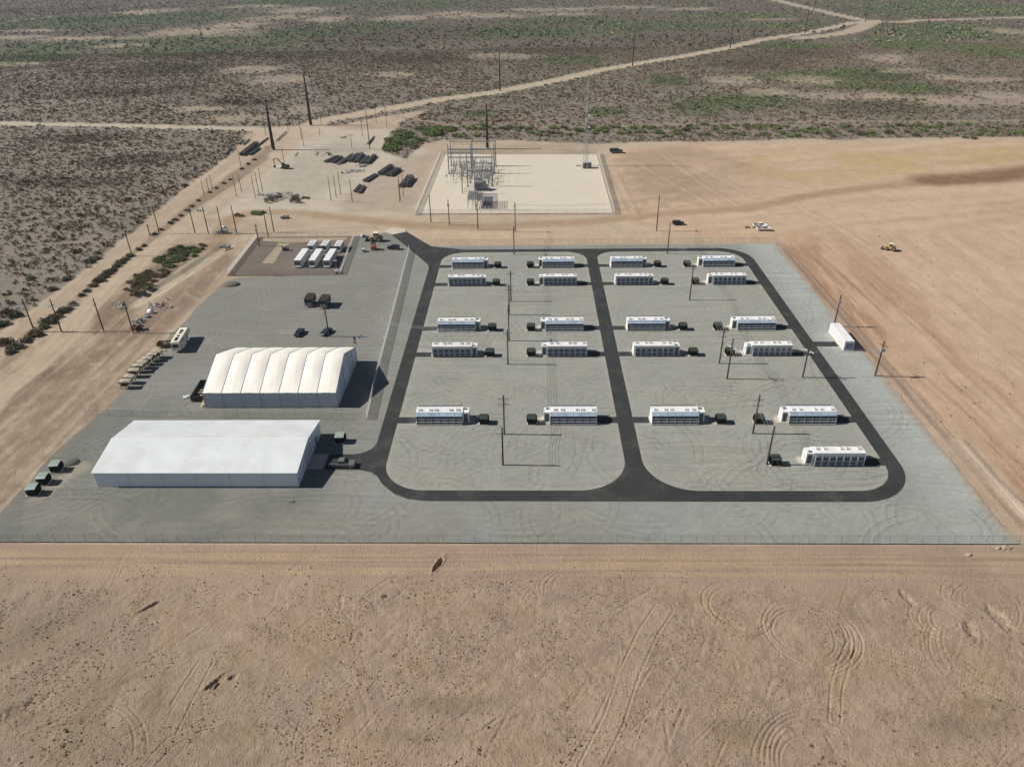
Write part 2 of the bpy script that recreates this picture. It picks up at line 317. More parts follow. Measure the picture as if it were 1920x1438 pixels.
def soil_colour(X, Y, full=True):
    cl, g, p, dk, rd, n1, n2, n3 = scrub_fields(X, Y)
    N = X.shape
    def C(c): return np.array(S(*c))
    col = np.empty(N+(3,)); col[:] = C((146,136,124))
    def lay(m, c): col[...] = col*(1-m[..., None]) + C(c)*m[..., None]
    lay(ss(.4,.7,n2)*.5, (128,118,108)); lay(ss(.45,.8,n3)*.5, (164,150,132))
    far = ss(600, 1500, Y); lay(ss(480,900,Y)*.5, (122,112,100)); lay(far*.6, (122,120,106))  # farthest soil: averaged shrub tone, lightened to paint in haze
    lay(dk*.65, (100,90,80)); lay(g*.75, (98,106,70)); lay(p*.7*(.5+.5*ss(.4,.6,n1)), (188,170,148))
    # cleared ground
    c2 = col.copy(); col[:] = C((200,181,158))
    lay(ss(.35,.7,n2), (184,165,142)); lay(ss(.45,.75,n1)*.6, (203,185,163))
    # west strip beside the gravel, browner
    lay(pmask(X+(n1-.5)*6, Y+(n2-.5)*8, pxl([(-700,1150),(-20,700),(200,640),(330,640),(200,760),(60,900),(0,985),(-700,985)]), 5)*.75, (166,145,124))
    lay(pmask(X+(n1-.5)*4, Y+(n2-.5)*6, pxl([(-400,980),(0,720),(100,660),(200,640),(250,640),(120,720),(0,820),(-200,960)]), 4)*ss(.35,.6,n3), (140,120,103))
    # strip between the two left roads and the ditch
    lay(pmask(X+(n1-.5)*3, Y+(n1-.5)*3, pxl([(0,640),(120,575),(250,470),(350,385),(440,320),(520,262),(500,300),(440,345),(350,410),(250,490),(150,560),(60,625),(0,690)]), 1.2)*.7, (142,124,106))
    lay(pmask(X+(n1-.5)*4, Y+(n1-.5)*4, pxl([(170,620),(180,575),(225,545),(290,485),(330,458),(440,455),(400,470),(250,575),(240,600),(330,575),(300,600),(230,640)]), 2)*.85, (138,118,98))
    lay(pmask(X+(n1-.5)*1, Y+(n1-.5)*1, pxl([(232,566),(252,579),(300,549),(350,517),(437,459),(408,456),(330,506),(280,537)]), .6)*.9, (207,195,168))
    lay(pmask(X+(n1-.5)*3, Y+(n1-.5)*3, pxl([(180,640),(270,590),(380,510),(425,470),(440,490),(330,600),(260,650)]), 2)*.8, (150,130,112))
    # utility yard
    lay(pmask(X+(n1-.5)*6, Y+(n2-.5)*10, pxl([(400,405),(470,340),(560,262),(620,242),(735,240),(800,285),(775,405)]), 5)*.9, (206,194,176))
    lay(pmask(X+(n1-.5)*6, Y+(n2-.5)*10, pxl([(500,345),(560,290),(640,262),(700,268),(640,345),(560,372)]), 6)*.7, (188,176,160))
    lay(pmask(X+(n1-.5)*6, Y+(n2-.5)*8, pxl([(640,370),(700,330),(760,290),(810,290),(775,400),(640,398)]), 4)*.6, (180,160,140))
    # east graded dirt
    east = pmask(X+(n1-.5)*5, Y+(n2-.5)*8, pxl([(1140,285),(1300,270),(2500,255),(2500,1200),(1935,1010),(1660,700),(1455,452),(1300,440),(1170,420)]), 4)
    sx = fbm((X-Y*.03)/6, Y/40, 5, 31); sx2 = fbm((X+Y*.05)/1.2, Y/28, 4, 37); so = ss(292,275,Y); sy_ = fbm(X/50, (Y-X*.25)/5, 5, 41)
    lay(east, (212,184,157))
    near = ss(45, 0, X-96)*ss(300,270,Y)
    lay(east*so*ss(.45,.62,sx)*(.15+.75*near), (172,138,110)); lay(east*so*ss(.5,.3,sx)*.3, (216,192,166)); lay(east*so*ss(.5,.68,sx2)*(.14+.5*near), (150,114,88)); lay(east*so*near*.35, (188,150,120)); lay(east*so*ss(.46,.34,fbm((X-Y*.01)/.8, Y/22, 4, 39))*(.15+.5*near), (214,184,156)); lay(east*(1-so)*ss(.45,.65,sy_)*.35, (184,158,132)); lay(east*(1-so)*ss(.5,.3,sy_)*.35, (214,190,160)); lay(east*ss(.5,.7,n3)*.35, (190,160,132))
    lay(east*ss(60,140,X-60)*ss(.35,.65,n2)*.6*ss(150,200,Y), (212,188,158))
    lay(pmask(X+(n1-.5)*8, Y+(n2-.5)*14, pxl([(1150,290),(1300,275),(1500,330),(1300,385),(1160,380)]), 8)*.55*ss(.3,.6,n3), (170,148,128))
    lay(pmask(X+(n1-.5)*8, Y+(n2-.5)*14, pxl([(1400,290),(1500,285),(1920,275),(1920,300),(1520,340),(1420,330)]), 8)*.6*ss(.3,.6,n3), (196,170,116))
    for pts in ([(1200,310),(1290,360),(1330,385)],[(1240,290),(1330,355),(1400,395)],[(1150,320),(1180,380),(1195,410)],[(1280,300),(1420,370)],[(1700,345),(1920,335)],[(1500,390),(1560,420),(1640,470)]):
        d = dline(X, Y, pxl(pts)); lay(ss(1.3,.3,d)*.5, (212,190,164)); lay(ss(.8,.1,np.abs(d-2.2))*.35, (160,132,106))
    d = dline(X+(n1-.5)*3, Y, pxl([(1795,830),(1850,890),(1920,955),(1990,1020)])); lay(ss(4.0,.8,d)*.8*ss(.3,.5,n3+.15), (214,194,172))
    d = dline(X+(n1-.5)*1.5, Y, pxl([(1453,459),(1660,705),(1908,990)])); lay(ss(2.4,.6,d)*.55, (196,172,148))
    d = dline(X+(n1-.5)*1.5, Y, pxl([(1458,452),(1668,700),(1918,984)])); lay(ss(1.2,.2,d)*.7*ss(160,120,Y*0+130), (156,122,96))
    for pts, hw, c, a in [([(400,462),(440,405),(480,396),(560,398),(640,408),(700,416),(780,424),(900,425),(1100,417),(1250,402),(1400,392),(1500,368),(1620,352),(1750,340),(1920,322)], 4.5, (178,150,120), .8),
                       ([(1480,372),(1640,345),(1720,336),(1760,334)], 4, (176,148,120), .55),([(1745,336),(1800,333),(1850,330),(1930,322),(2100,300)], 11, (142,112,86), .95),
                       ([(420,470),(500,440),(600,430),(700,428)], 2, (180,160,136), .5)]:
        d = dline(X+(n1-.5)*3, Y+(n2-.5)*6, pxl(pts)); lay(ss(hw*1.4, hw*.4, d)*a*(.6+.8*fbm(X/3, Y/1.2, 3, 5)).clip(0,1), c)
    for pts, hw, c, a in [([(1160,345),(1240,330),(1290,345),(1270,385),(1200,392)], 16, (172,148,126), .55),([(1380,300),(1480,325),(1600,318)], 16, (196,168,118), .5),([(1700,295),(1800,285),(1900,285)], 14, (200,172,120), .4)]:
        d = dline(X+(n1-.5)*16, Y+(n2-.5)*30, pxl(pts)); lay(ss(hw, 0, d)*a*ss(.35,.65,fbm(X/4,Y/4,4,15)), c)
    # older wheel paths west of the gravel, running with the fence line
    wst = ss(-108,-110,X)*ss(300,240,Y)*ss(107,109,Y)*ss(-230,-170,X); wx = fbm((X-Y*.02)/1.3, Y/26, 5, 45); wy = fbm(X/2.2, Y/2.6, 5, 46)
    lay(wst*ss(.48,.66,wx)*.45, (150,128,108)); lay(wst*ss(.48,.3,wx)*.45, (205,186,164)); lay(wst*ss(.55,.75,wy)*.4, (140,120,102)); lay(wst*ss(.42,.25,wy)*.35, (208,190,168))
    # north strip
    lay(pmask(X, Y+(n1-.5)*4, [(-110,272),(-60,290),(95,290),(120,272),(95,268),(-30,268)], 2)*.5, (212,184,152))
    # foreground
    fg = ss(106.6, 106.0, Y)
    lay(fg, (181,158,140))
    lay(fg*ss(.35,.7,n2)*.6, (170,148,131)); lay(fg*ss(.45,.7,n1)*.5, (182,158,134)); lay(fg*ss(.52,.75,n3)*.5*ss(60,85,X*0+150-Y), (176,152,116))
    st = fbm((X*.6+Y*.8)/9, (X*.8-Y*.6)/1.6, 5, 51)
    lay(fg*ss(.5,.7,st)*.18*ss(97,92,Y), (146,126,108)); lay(fg*ss(.45,.25,st)*.12, (190,168,144)); fm = fbm(X/1.6, Y/1.6, 6, 53); lay(fg*ss(.5,.72,fm)*.26*ss(98,93,Y), (142,120,102)); lay(fg*ss(.47,.3,fm)*.22*ss(98,93,Y), (194,174,152)); lay(fg*ss(.52,.7,fbm(X/6,Y/6,5,57))*.3*ss(98,93,Y), (180,156,112))
    l = ss(97,99,Y)*ss(106,103,Y)*fg; hst = fbm(X/30, Y/.55, 4, 61); lay(l*ss(.45,.65,hst)*.6, (196,170,134)); lay(l*ss(.5,.3,hst)*.5, (158,134,112))
    lay(fg*ss(-20,-70,X)*ss(.3,.6,n2)*.5*ss(97,90,Y), (146,134,118))
    for c, r in (((850,1320),(120,22)),((760,1380),(110,20)),((150,1350),(60,22)),((40,1345),(50,25)),((1390,1370),(60,25)),((1800,1360),(120,30)),((1850,1320),(90,15)),((230,1280),(70,30)),((80,1180),(90,60))):
        lay(fg*ss(1.3,.2,np.sqrt(ell(X,Y,c,r))+(n3-.5)*1.8)*.45, (132,118,98))
    for pts, hw, a in [([(1090,1450),(1140,1360),(1175,1270),(1215,1180),(1240,1140)],1.6,.5),([(350,1300),(395,1240)],3.0,.45),([(1020,1145),(1200,1150),(1440,1175),(1660,1225),(1800,1275),(1925,1330)],1.3,.35),([(230,1340),(250,1295)],2.2,.4)]:
        d = dline(X+(n1-.5), Y, pxl(pts)); lay(fg*ss(hw*1.15,hw*.9,d)*a, (186,165,142))
    cm = cl[..., None]; col = c2*(1-cm) + col*cm
    for pts, hw, c, soft in ROADS:
        d = dline(X+(n1-.5)*2, Y+(n2-.5)*3, pxl(pts)); m = ss(hw+soft, hw-soft*.3, d); lay(m*.9, c); lay(m*ss(.28*hw,.05*hw,np.abs(d-hw*.5))*.25, tuple(v-28 for v in c))
    scrub = (1-cl)*(1-rd)
    return col, scrub, g, p, dk
FORE_DARK = []
def dz_ruts(X, Y):
    """tyre grooves, scrapes and holes in the open dirt in front of the fence"""
    Z = np.zeros(X.shape)
    def groove(d, w=.16, depth=.075, ridge=.045):
        return -depth*np.exp(-(d/w)**2) + ridge*np.exp(-((d-w*1.9)/(w*.9))**2)
    def bb(pts, pad): 
        xs = [p[0] for p in pts]; ys = [p[1] for p in pts]
        return (X > min(xs)-pad) & (X < max(xs)+pad) & (Y > min(ys)-pad) & (Y < max(ys)+pad)
    def track(pxs, gauge=1.7, **k):
        pts = pxl(pxs); m = bb(pts, 4)
        if not m.any(): return
        d = dline(X[m], Y[m], pts); Z[m] += groove(np.abs(d-gauge/2) if gauge else d, **k)
    def ring(c, rs, arc=None, **k):
        cx, cy = at(*c); m = (np.abs(X-cx) < max(rs)+3) & (np.abs(Y-cy) < max(rs)+3)
        d0 = np.hypot(X[m]-cx, Y[m]-cy); th = np.arctan2(Y[m]-cy, X[m]-cx)
        f = 1.0
        if arc: tm_ = (th-arc[0]) % (2*math.pi); f = ss(0, .3, tm_)*ss(arc[1]-arc[0], arc[1]-arc[0]-.3, tm_)
        for r_ in rs: Z[m] += groove(np.abs(d0-r_-.25*np.sin(th*3+r_)), **k)*f
    ring((1387,1137), (5.0,6.3), (1.3,5.9), depth=.10, ridge=.06); ring((1520,1191), (6.4,7.0,7.9), (-1.6,2.6), depth=.10, ridge=.06); ring((1508,1186), (5.0,6.6), None, depth=.10, ridge=.06)
    ring((1553,1450), (6.2,7.0,7.8,8.6,9.4,10.2), (.9,3.1), depth=.07); ring((1730,1190), (3.4,4.2), (-3.0,-.6)); ring((1870,1235), (8,9,10,11), (2.2,3.6), depth=.04)
    ring((1770,1165), (2.0,2.8,4.0,5.2), None, depth=.07); ring((1840,1130), (3,4.4,6), None, depth=.06); ring((1060,1100), (2.6,3.6,4.4), (1.7,3.6), depth=.08)
    ring((150,1180), (5.5,), (-1.4,.6)); ring((75,1460), (12,13.7), (.2,1.4))
    track([(960,1092),(1030,1098)],); track([(1010,1108),(1150,1122),(1330,1150)]); track([(1600,1208),(1780,1262),(1925,1318)], 2.2, depth=.07)
    track([(1105,1440),(1150,1350),(1180,1260),(1215,1185),(1245,1140)], 3.1, depth=.07, ridge=.06); track([(1060,1440),(1110,1360),(1150,1280),(1165,1230)], 0, depth=.05)
    track([(1565,1350),(1568,1290),(1580,1250),(1592,1215)]); track([(270,1445),(320,1390),(380,1358),(450,1345),(520,1350),(560,1385)], 1.8, depth=.08)
    track([(330,1375),(365,1305),(400,1240)], 0, depth=.08); track([(320,1320),(345,1280),(375,1235)], 0, depth=.1); track([(1300,1395),(1345,1350)], 0)
    track([(0,1040),(200,1050),(480,1052),(720,1048),(960,1062)], 1.8, depth=.04); track([(0,1062),(260,1064),(560,1058),(800,1080),(960,1092)], 1.8, depth=.05); track([(500,1045),(760,1075),(960,1070),(1300,1062),(1920,1072)], 2, depth=.04)
    track([(1060,1050),(1400,1052),(1640,1050),(1930,1052)], 0, depth=.09, ridge=.06, w=.35)
    def tread(pts, wd, per=.5, amp=.035):
        m = bb(pts, wd+1)
        if not m.any(): return
        xx, yy = X[m], Y[m]; best = np.full(xx.shape, 1e9); sp = np.zeros(xx.shape); acc = 0
        for (ax, ay), (bx, by) in zip(pts[:-1], pts[1:]):
            dx, dy = bx-ax, by-ay; l = math.hypot(dx, dy); t_ = np.clip(((xx-ax)*dx+(yy-ay)*dy)/(l*l), 0, 1); d = np.hypot(xx-ax-t_*dx, yy-ay-t_*dy); k_ = d < best; best[k_] = d[k_]; sp[k_] = (acc+t_*l)[k_]; acc += l
        band = ss(.34, .2, np.abs(best-wd)); Z[m] += band*(amp*np.sin(sp*2*math.pi/per)-.03)
    tread(pxl([(960,1095),(1150,1122),(1330,1150),(1480,1180)]), 1.0); tread(pxl([(1600,1208),(1780,1262),(1925,1318),(2050,1370)]), 1.1, amp=.05); tread(pxl([(60,1085),(300,1092),(600,1086),(820,1100)]), .9)
    tread(pxl([(600,1180),(760,1150),(960,1140),(1130,1150)]), .9); tread(pxl([(640,1130),(720,1220),(840,1235),(980,1225),(1120,1190)]), .8); tread(pxl([(0,1390),(300,1415),(700,1418),(1000,1425)]), .9)
    tread(pxl([(1240,1480),(1370,1360),(1550,1290)]), .9); tread(pxl([(400,1140),(560,1190),(650,1260),(690,1370)]), .8)
    rr = random.Random(15)
    for i in range(70):
        cx, cy = at(rr.uniform(-40,1960), rr.uniform(1095,1440)); a = rr.uniform(0,math.pi); l = rr.uniform(3,12); c = rr.uniform(-.09,.09); pts = []; x_, y_ = cx, cy
        for k in range(7): pts.append((x_, y_)); x_ += l/6*math.cos(a); y_ += l/6*math.sin(a); a += c*l/3
        tread(pts, rr.choice((0,.8,.9)), rr.uniform(.42,.6), rr.uniform(.012,.035))
    rr = random.Random(5)
    for i in range(110):
        px = rr.uniform(-40,1960); py = rr.uniform(1085,1440); cx, cy = at(px, py); a = rr.gauss(.95,.35); l = rr.uniform(1,6); c = rr.uniform(-.06,.06)
        pts = [(cx+l*k*math.cos(a+c*k), cy+l*k*math.sin(a+c*k)) for k in (-1,-.4,.2,.8)]
        m = bb(pts, 2)
        if m.any(): Z[m] += groove(dline(X[m], Y[m], pts), rr.uniform(.12,.28), rr.uniform(.03,.09), rr.uniform(.01,.06))*ss(0,1,fbm(X[m]/1.3,Y[m]/1.3,2,i)*2.2-.5)
    for (c, r_, a, dep) in (((822,1058),(.42,1.7),1.15,1.2),((281,1137),(.32,2.5),.78,.7),((403,1280),(.35,1.7),1.1,.35),((412,1278),(.35,1.5),1.3,.35),((395,1284),(.4,1.3),1.0,.35),((437,1270),(.5,.9),.8,.3),((40,1330),(1.5,4),.7,.25),((1875,1160),(3,1.2),.2,.3),((1820,1180),(2,.8),-.3,.3),((1700,1120),(2,.7),.2,.25),((640,1128),(1.3,.4),.3,.15),((1590,1201),(.4,.3),0,.2)):
        cx, cy = at(*c); dx = X-cx; dy = Y-cy; u = dx*math.cos(a)+dy*math.sin(a); v = -dx*math.sin(a)+dy*math.cos(a)
        q = np.sqrt((u/r_[1])**2+(v/r_[0])**2); q = q+(fbm(X*1.3, Y*1.3, 3, int(c[0]))-.5)*1.1; Z += -dep*ss(1.1,.5,q) + dep*.16*np.exp(-((q-1.4)/.35)**2)
    q = fbm(X/2.2, Y/2.2, 5, 71)-.5; Z += q*.16*ss(98,94,Y) + (fbm(X*1.6, Y*1.6, 3, 77)-.5)*.05
    Z += (fbm((X*.6+Y*.8)/4, (X*.8-Y*.6)/.8, 4, 81)-.5)*.05*ss(97,93,Y) + (fbm(X/.8, Y/.8, 4, 83)-.5)*.12*ss(97,93,Y)
    return Z
def grid_object(name, X, Y, Z, attrs, material, smooth=True):
    ny, nx = X.shape; v = np.stack([X, Y, Z], -1).reshape(-1, 3).astype(np.float32)
    idx = np.arange(ny*nx).reshape(ny, nx)
    q = np.stack([idx[:-1,:-1], idx[:-1,1:], idx[1:,1:], idx[1:,:-1]], -1).reshape(-1)
    me = bpy.data.meshes.new(name); nf = (ny-1)*(nx-1)
    me.vertices.add(ny*nx); me.vertices.foreach_set('co', v.ravel()); me.loops.add(nf*4); me.loops.foreach_set('vertex_index', q.astype(np.int32))
    me.polygons.add(nf); me.polygons.foreach_set('loop_start', np.arange(0, nf*4, 4, dtype=np.int32))
    if smooth: me.polygons.foreach_set('use_smooth', np.ones(nf, bool))
    me.update(calc_edges=True)
    for k, a in attrs.items():
        if a.ndim == 3:
            t = me.attributes.new(k, 'FLOAT_COLOR', 'POINT'); t.data.foreach_set('color', np.concatenate([a.reshape(-1,3), np.ones((ny*nx,1))], 1).astype(np.float32).ravel())
        else:
            t = me.attributes.new(k, 'FLOAT', 'POINT'); t.data.foreach_set('value', a.astype(np.float32).ravel())
    me.materials.append(material)
    o = bpy.data.objects.new(name, me); COL.objects.link(o); return o
# ------------------------------------------------------------------ THE GROUND
v = [1560-1.7*i for i in range(330)]
while v[-1] > -78: v.append(v[-1]-2.8)
ys = np.array([-200, -60, 0, 25] + [H_/math.tan(P_+math.atan((q-719)/F_)) for q in v] + [8000, 14000, 30000])
s = np.concatenate([[-6,-2.5,-1.6], np.linspace(-1.3,-.87,50), np.linspace(-.86,.86,1250), np.linspace(.87,1.3,50), [1.6,2.5,6]])
Yg = np.repeat(ys[:,None], len(s), 1); Xg = s[None,:]*(.859*np.maximum(Yg,0)+51.2) - .026*Yg
col, scrub, gg, pp, dk = soil_colour(Xg, Yg)
Zg = np.zeros(Xg.shape)
mfore = Yg < 107; Zg[mfore] = dz_ruts(Xg[mfore], Yg[mfore])*ss(106.4,105,Yg[mfore])
bumpn = (fbm(Xg/4, Yg/4, 4, 91)-.5)*.25*ss(107,115,Yg)
Zg += bumpn - .2*ss(106,107.5,Yg)
# shallow drainage channel west of the pad and the low berm on the east side
dch = dline(Xg, Yg, pxl([(240,572),(300,540),(350,510),(425,460)])); Zg -= .8*ss(3.6,1.6,dch)
inyard = (Yg > 106.5)&(Yg < 292)&(Xg > -113)&(Xg < 96.2); Zg[inyard] = np.minimum(Zg[inyard], -.06)
insub = (Yg > 305)&(Yg < 424)&(Xg > -54)&(Xg < 44); Zg[insub] = np.minimum(Zg[insub], -.06)
eb = dline(Xg, Yg, pxl([(1800,830),(1860,900),(1920,957),(1990,1020)])); Zg += .5*ss(2.6,.4,eb)
bush_c = np.empty(Xg.shape+(3,)); bush_c[:] = S(84,76,64); bush_c = bush_c*(1-gg[...,None]*.8) + np.array(S(72,84,52))*gg[...,None]*.8
bush_c = bush_c*(1-ss(.55,.8,fbm(Xg/80,Yg/80,3,99))[...,None]*.4) + np.array(S(70,80,54))*ss(.55,.8,fbm(Xg/80,Yg/80,3,99))[...,None]*.4
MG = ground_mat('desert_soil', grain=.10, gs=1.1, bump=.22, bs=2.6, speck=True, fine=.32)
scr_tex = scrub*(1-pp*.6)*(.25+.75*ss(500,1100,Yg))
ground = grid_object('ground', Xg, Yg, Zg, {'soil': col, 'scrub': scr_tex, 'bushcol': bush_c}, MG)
tag(ground, kind='structure', label='desert ground')
# ------------------------------------------------------------------ gravel yard
rows = np.arange(107.0, 271.9, .3)
xl_k = [(107,-112),(115,-109.6),(126,-109.9),(136,-110.4),(147,-108.7),(163,-107.2),(180,-108.7),(200,-107.8),(225,-107.7),(236,-106.5),(239.5,-104.5),(241.5,-102),(244,-66.5),(271.9,-69.4)]
xr_k = [(107,94.2),(112,93.6),(127,94.0),(158,94.4),(200,94.8),(225,94.9),(272,94.8)]
yr = rows
xl = np.interp(yr, [k[0] for k in xl_k], [k[1] for k in xl_k]) + (fbm(yr/6, yr*0, 4, 1)-.5)*1.6*(yr > 112)*(yr < 240)
xr = np.interp(yr, [k[0] for k in xr_k], [k[1] for k in xr_k]) + (fbm(yr/5, yr*0+9, 4, 2)-.5)*1.8*(yr > 112)*.35
u = np.linspace(0, 1, 690)
Yp = np.repeat(yr[:,None], 690, 1); Xp = xl[:,None]+(xr-xl)[:,None]*u[None,:]
def gravel_wear(X, Y, c, boxes, seed):
    """wheel arcs, grader lines and bare patches"""
    rr = random.Random(seed)
    for (a, b, d_, e), n in boxes:
        for i in range(n):
            cx, cy = rr.uniform(a,b), rr.uniform(d_,e); r0 = rr.choice((rr.uniform(2.5,8), rr.uniform(8,22))); a0 = rr.uniform(-3,3); dlt = rr.uniform(.4,1.5)
            mx_ = cx+r0*math.cos(a0+dlt/2); my_ = cy+r0*math.sin(a0+dlt/2)   # arc centre kept near the box point
            ox, oy = cx-(mx_-cx), cy-(my_-cy); m = (np.abs(X-ox) < r0+3)&(np.abs(Y-oy) < r0+3)
            if not m.any(): continue
            d0 = np.hypot(X[m]-ox, Y[m]-oy); th = (np.arctan2(Y[m]-oy, X[m]-ox)-a0) % (2*math.pi); f = ss(0,.25,th)*ss(dlt,dlt-.25,th)*rr.uniform(.05,.30)
            q = np.abs(d0-r0); mm = (ss(.34,.08,q)+ss(.34,.08,np.abs(d0-r0-1.8)))*f; lt_ = (ss(.3,.1,np.abs(d0-r0-.5))+ss(.3,.1,np.abs(d0-r0-2.3)))*f*.6
            k = np.array(S(*rr.choice([(96,96,90),(104,104,98),(112,108,100)]))); c[m] = c[m]*(1-mm[:,None])+k*mm[:,None]; k2 = np.array(S(188,186,176)); c[m] = c[m]*(1-lt_[:,None])+k2*lt_[:,None]
    g = fbm(X/22, (Y+(fbm(X/14,Y/14,3,seed+5)-.5)*3)/.5, 4, seed+9); w_ = ss(.35,.6,fbm(X/25,Y/25,3,seed+2)); v_ = 1+(g-.5)*.42*w_+(fbm(X/.7,Y/.7,3,seed+7)-.5)*.22
    v_ += (fbm((X+Y)/3.5, (X-Y)/.6, 4, seed+11)-.5)*.2*(1-w_); c *= v_[...,None]
    for i in range(26):
        (a, b, d_, e), n = rr.choice(boxes); cx, cy = rr.uniform(a,b), rr.uniform(d_,e); q = np.hypot((X-cx)/rr.uniform(.8,4), (Y-cy)/rr.uniform(.6,2.5))+(fbm(X/1.2,Y/1.2,3,seed+i)-.5)*1.2; mm = ss(1,.3,q)*.2; k = np.array(S(178,166,150)); c[...] = c*(1-mm[...,None])+k*mm[...,None]
def gravel_col(X, Y):
    n1 = fbm(X/9, Y/9, 4, 5); n2 = fbm(X/30, Y/30, 3, 6); c = np.empty(X.shape+(3,))
    c[:] = S(153,156,150)
    def lay(m, k): c[...] = c*(1-m[...,None]) + np.array(S(*k))*m[...,None]
    lay(ss(-36,-50,X), (146,146,139)); lay(ss(-36,-52,X)*ss(172,140,Y+(n2-.5)*20)*.85, (124,126,120)); lay(ss(-44,-40,X)*ss(-33,-36,X)*.7, (150,149,141)); lay(ss(.4,.7,n2)*.4, (136,136,128)); lay(ss(.5,.8,n1)*.4, (155,153,144))
    lay(ss(121,114,Y)*ss(.3,.6,n1)*.5, (150,146,134)); lay(ss(76,90,X)*.9, (180,185,179)); lay(ss(124,116,Y)*ss(0,60,X)*.7, (168,172,165))
    e = dline(X, Y, list(zip(xr, yr))[::12]); lay(ss(2.2,.2,e+(n1-.5)*3)*.8, (176,162,144))
    e = dline(X, Y, list(zip(xl, yr))[::12]); lay(ss(2.0,.2,e+(n1-.5)*3)*.4, (150,138,122))
    lay(ss(3.5,1,dline(X, Y, [(-104.5,121),(-103,126),(-101.5,130)])+(n1-.5)*4)*.55, (186,172,152))
    lay(ss(2.4,.5,dline(X, Y, [(-92,126),(-95,130)])+(n1-.5)*3)*.6, (172,166,150))
    gravel_wear(X, Y, c, [((-106,-78,108,160),60),((-104,-42,185,242),90),((-60,-36,120,185),40),((-38,92,107.5,118.5),60),((83,93,120,260),40),((-60,-40,240,270),30)], 3)
    return c
gcol = gravel_col(Xp, Yp)
Zp = (fbm(Xp/1.3, Yp/1.3, 3, 8)-.5)*.02
MGR = ground_mat('yard_gravel', grain=.05, gs=1.4, bump=.09, bs=2.5, fine=.14)
gy = grid_object('gravel_yard', Xp, Yp, Zp, {'soil': gcol}, MGR); tag(gy, kind='structure')
def sheet(name, poly, z, material, attrs=None):
    me = bpy.data.meshes.new(name); me.from_pydata([(x,y,z) for x,y in poly], [], [tuple(range(len(poly)))]); me.materials.append(material)
    o = bpy.data.objects.new(name, me); COL.objects.link(o); 
    if me.polygons[0].normal.z < 0: me.flip_normals()
    return tag(o, kind='structure')
def rpoly(pts):
    """(x,y,radius) corners -> rounded outline"""
    out = []; n = len(pts)
    for i in range(n):
        p = Vector(pts[i][:2]); r_ = pts[i][2]
        if r_ <= 0: out.append(tuple(p)); continue
        a = Vector(pts[i-1][:2])-p; b = Vector(pts[(i+1) % n][:2])-p; a.normalize(); b.normalize()
        ang = a.angle(b); t = r_/math.tan(ang/2); c = p+(a+b).normalized()*(r_/math.sin(ang/2))
        p1 = p+a*t; p2 = p+b*t; a1 = math.atan2(p1.y-c.y, p1.x-c.x); a2 = math.atan2(p2.y-c.y, p2.x-c.x); d = (a2-a1+math.pi) % (2*math.pi)-math.pi
        for k in range(13): out.append((c.x+r_*math.cos(a1+d*k/12), c.y+r_*math.sin(a1+d*k/12)))
    return out
MAS = ground_mat('asphalt', S(63,66,65), grain=.13, gs=.8, bump=.02, bs=6, fine=.10, rough=.85, streak=[(.35,.03,0,.06,1),(.03,.35,0,.06,1)], dust=.28)
MIS = ground_mat('graded_gravel', grain=.05, gs=1.2, bump=.09, bs=2.5, fine=.14)
MIS2 = ground_mat('reddish_gravel', S(128,117,107), grain=.12, gs=.8, bump=.05, bs=4, fine=.12)
MSB = ground_mat('pale_crushed_stone', S(226,215,196), grain=.035, gs=.6, bump=.02, bs=4, fine=.05)
MCO = ground_mat('pale_caliche', S(216,204,184), grain=.10, gs=1.2, bump=.02, bs=4, fine=.06)
asph = rpoly([(-33.4,127.9,0),(-31.6,124.9,0),(-28.5,121.7,0),(-25.6,120.2,0),(-22,119.5,0),(82.3,119.3,13),(82.6,267.4,12),(-24.5,267.5,25),(-37.4,271.1,4),(-49.4,288.2,0),(-55.1,284.8,0),(-46.1,269.6,8),(-35.9,251,12),(-35.6,136,5),(-45.6,136.0,0),(-45.6,130.2,0),(-37.5,130.1,0),(-35.2,129.4,0)])
sheet('asphalt_road', asph, .05, MAS)
isl1 = rpoly([(-32.0,123.0,9.5),(21.6,122.9,11),(21.6,264.4,8),(-32.1,264.4,9)])
isl2 = rpoly([(25.5,122.8,11),(78.8,122.9,9),(78.8,264.0,9),(25.6,264.2,7)])
Z_I = .062
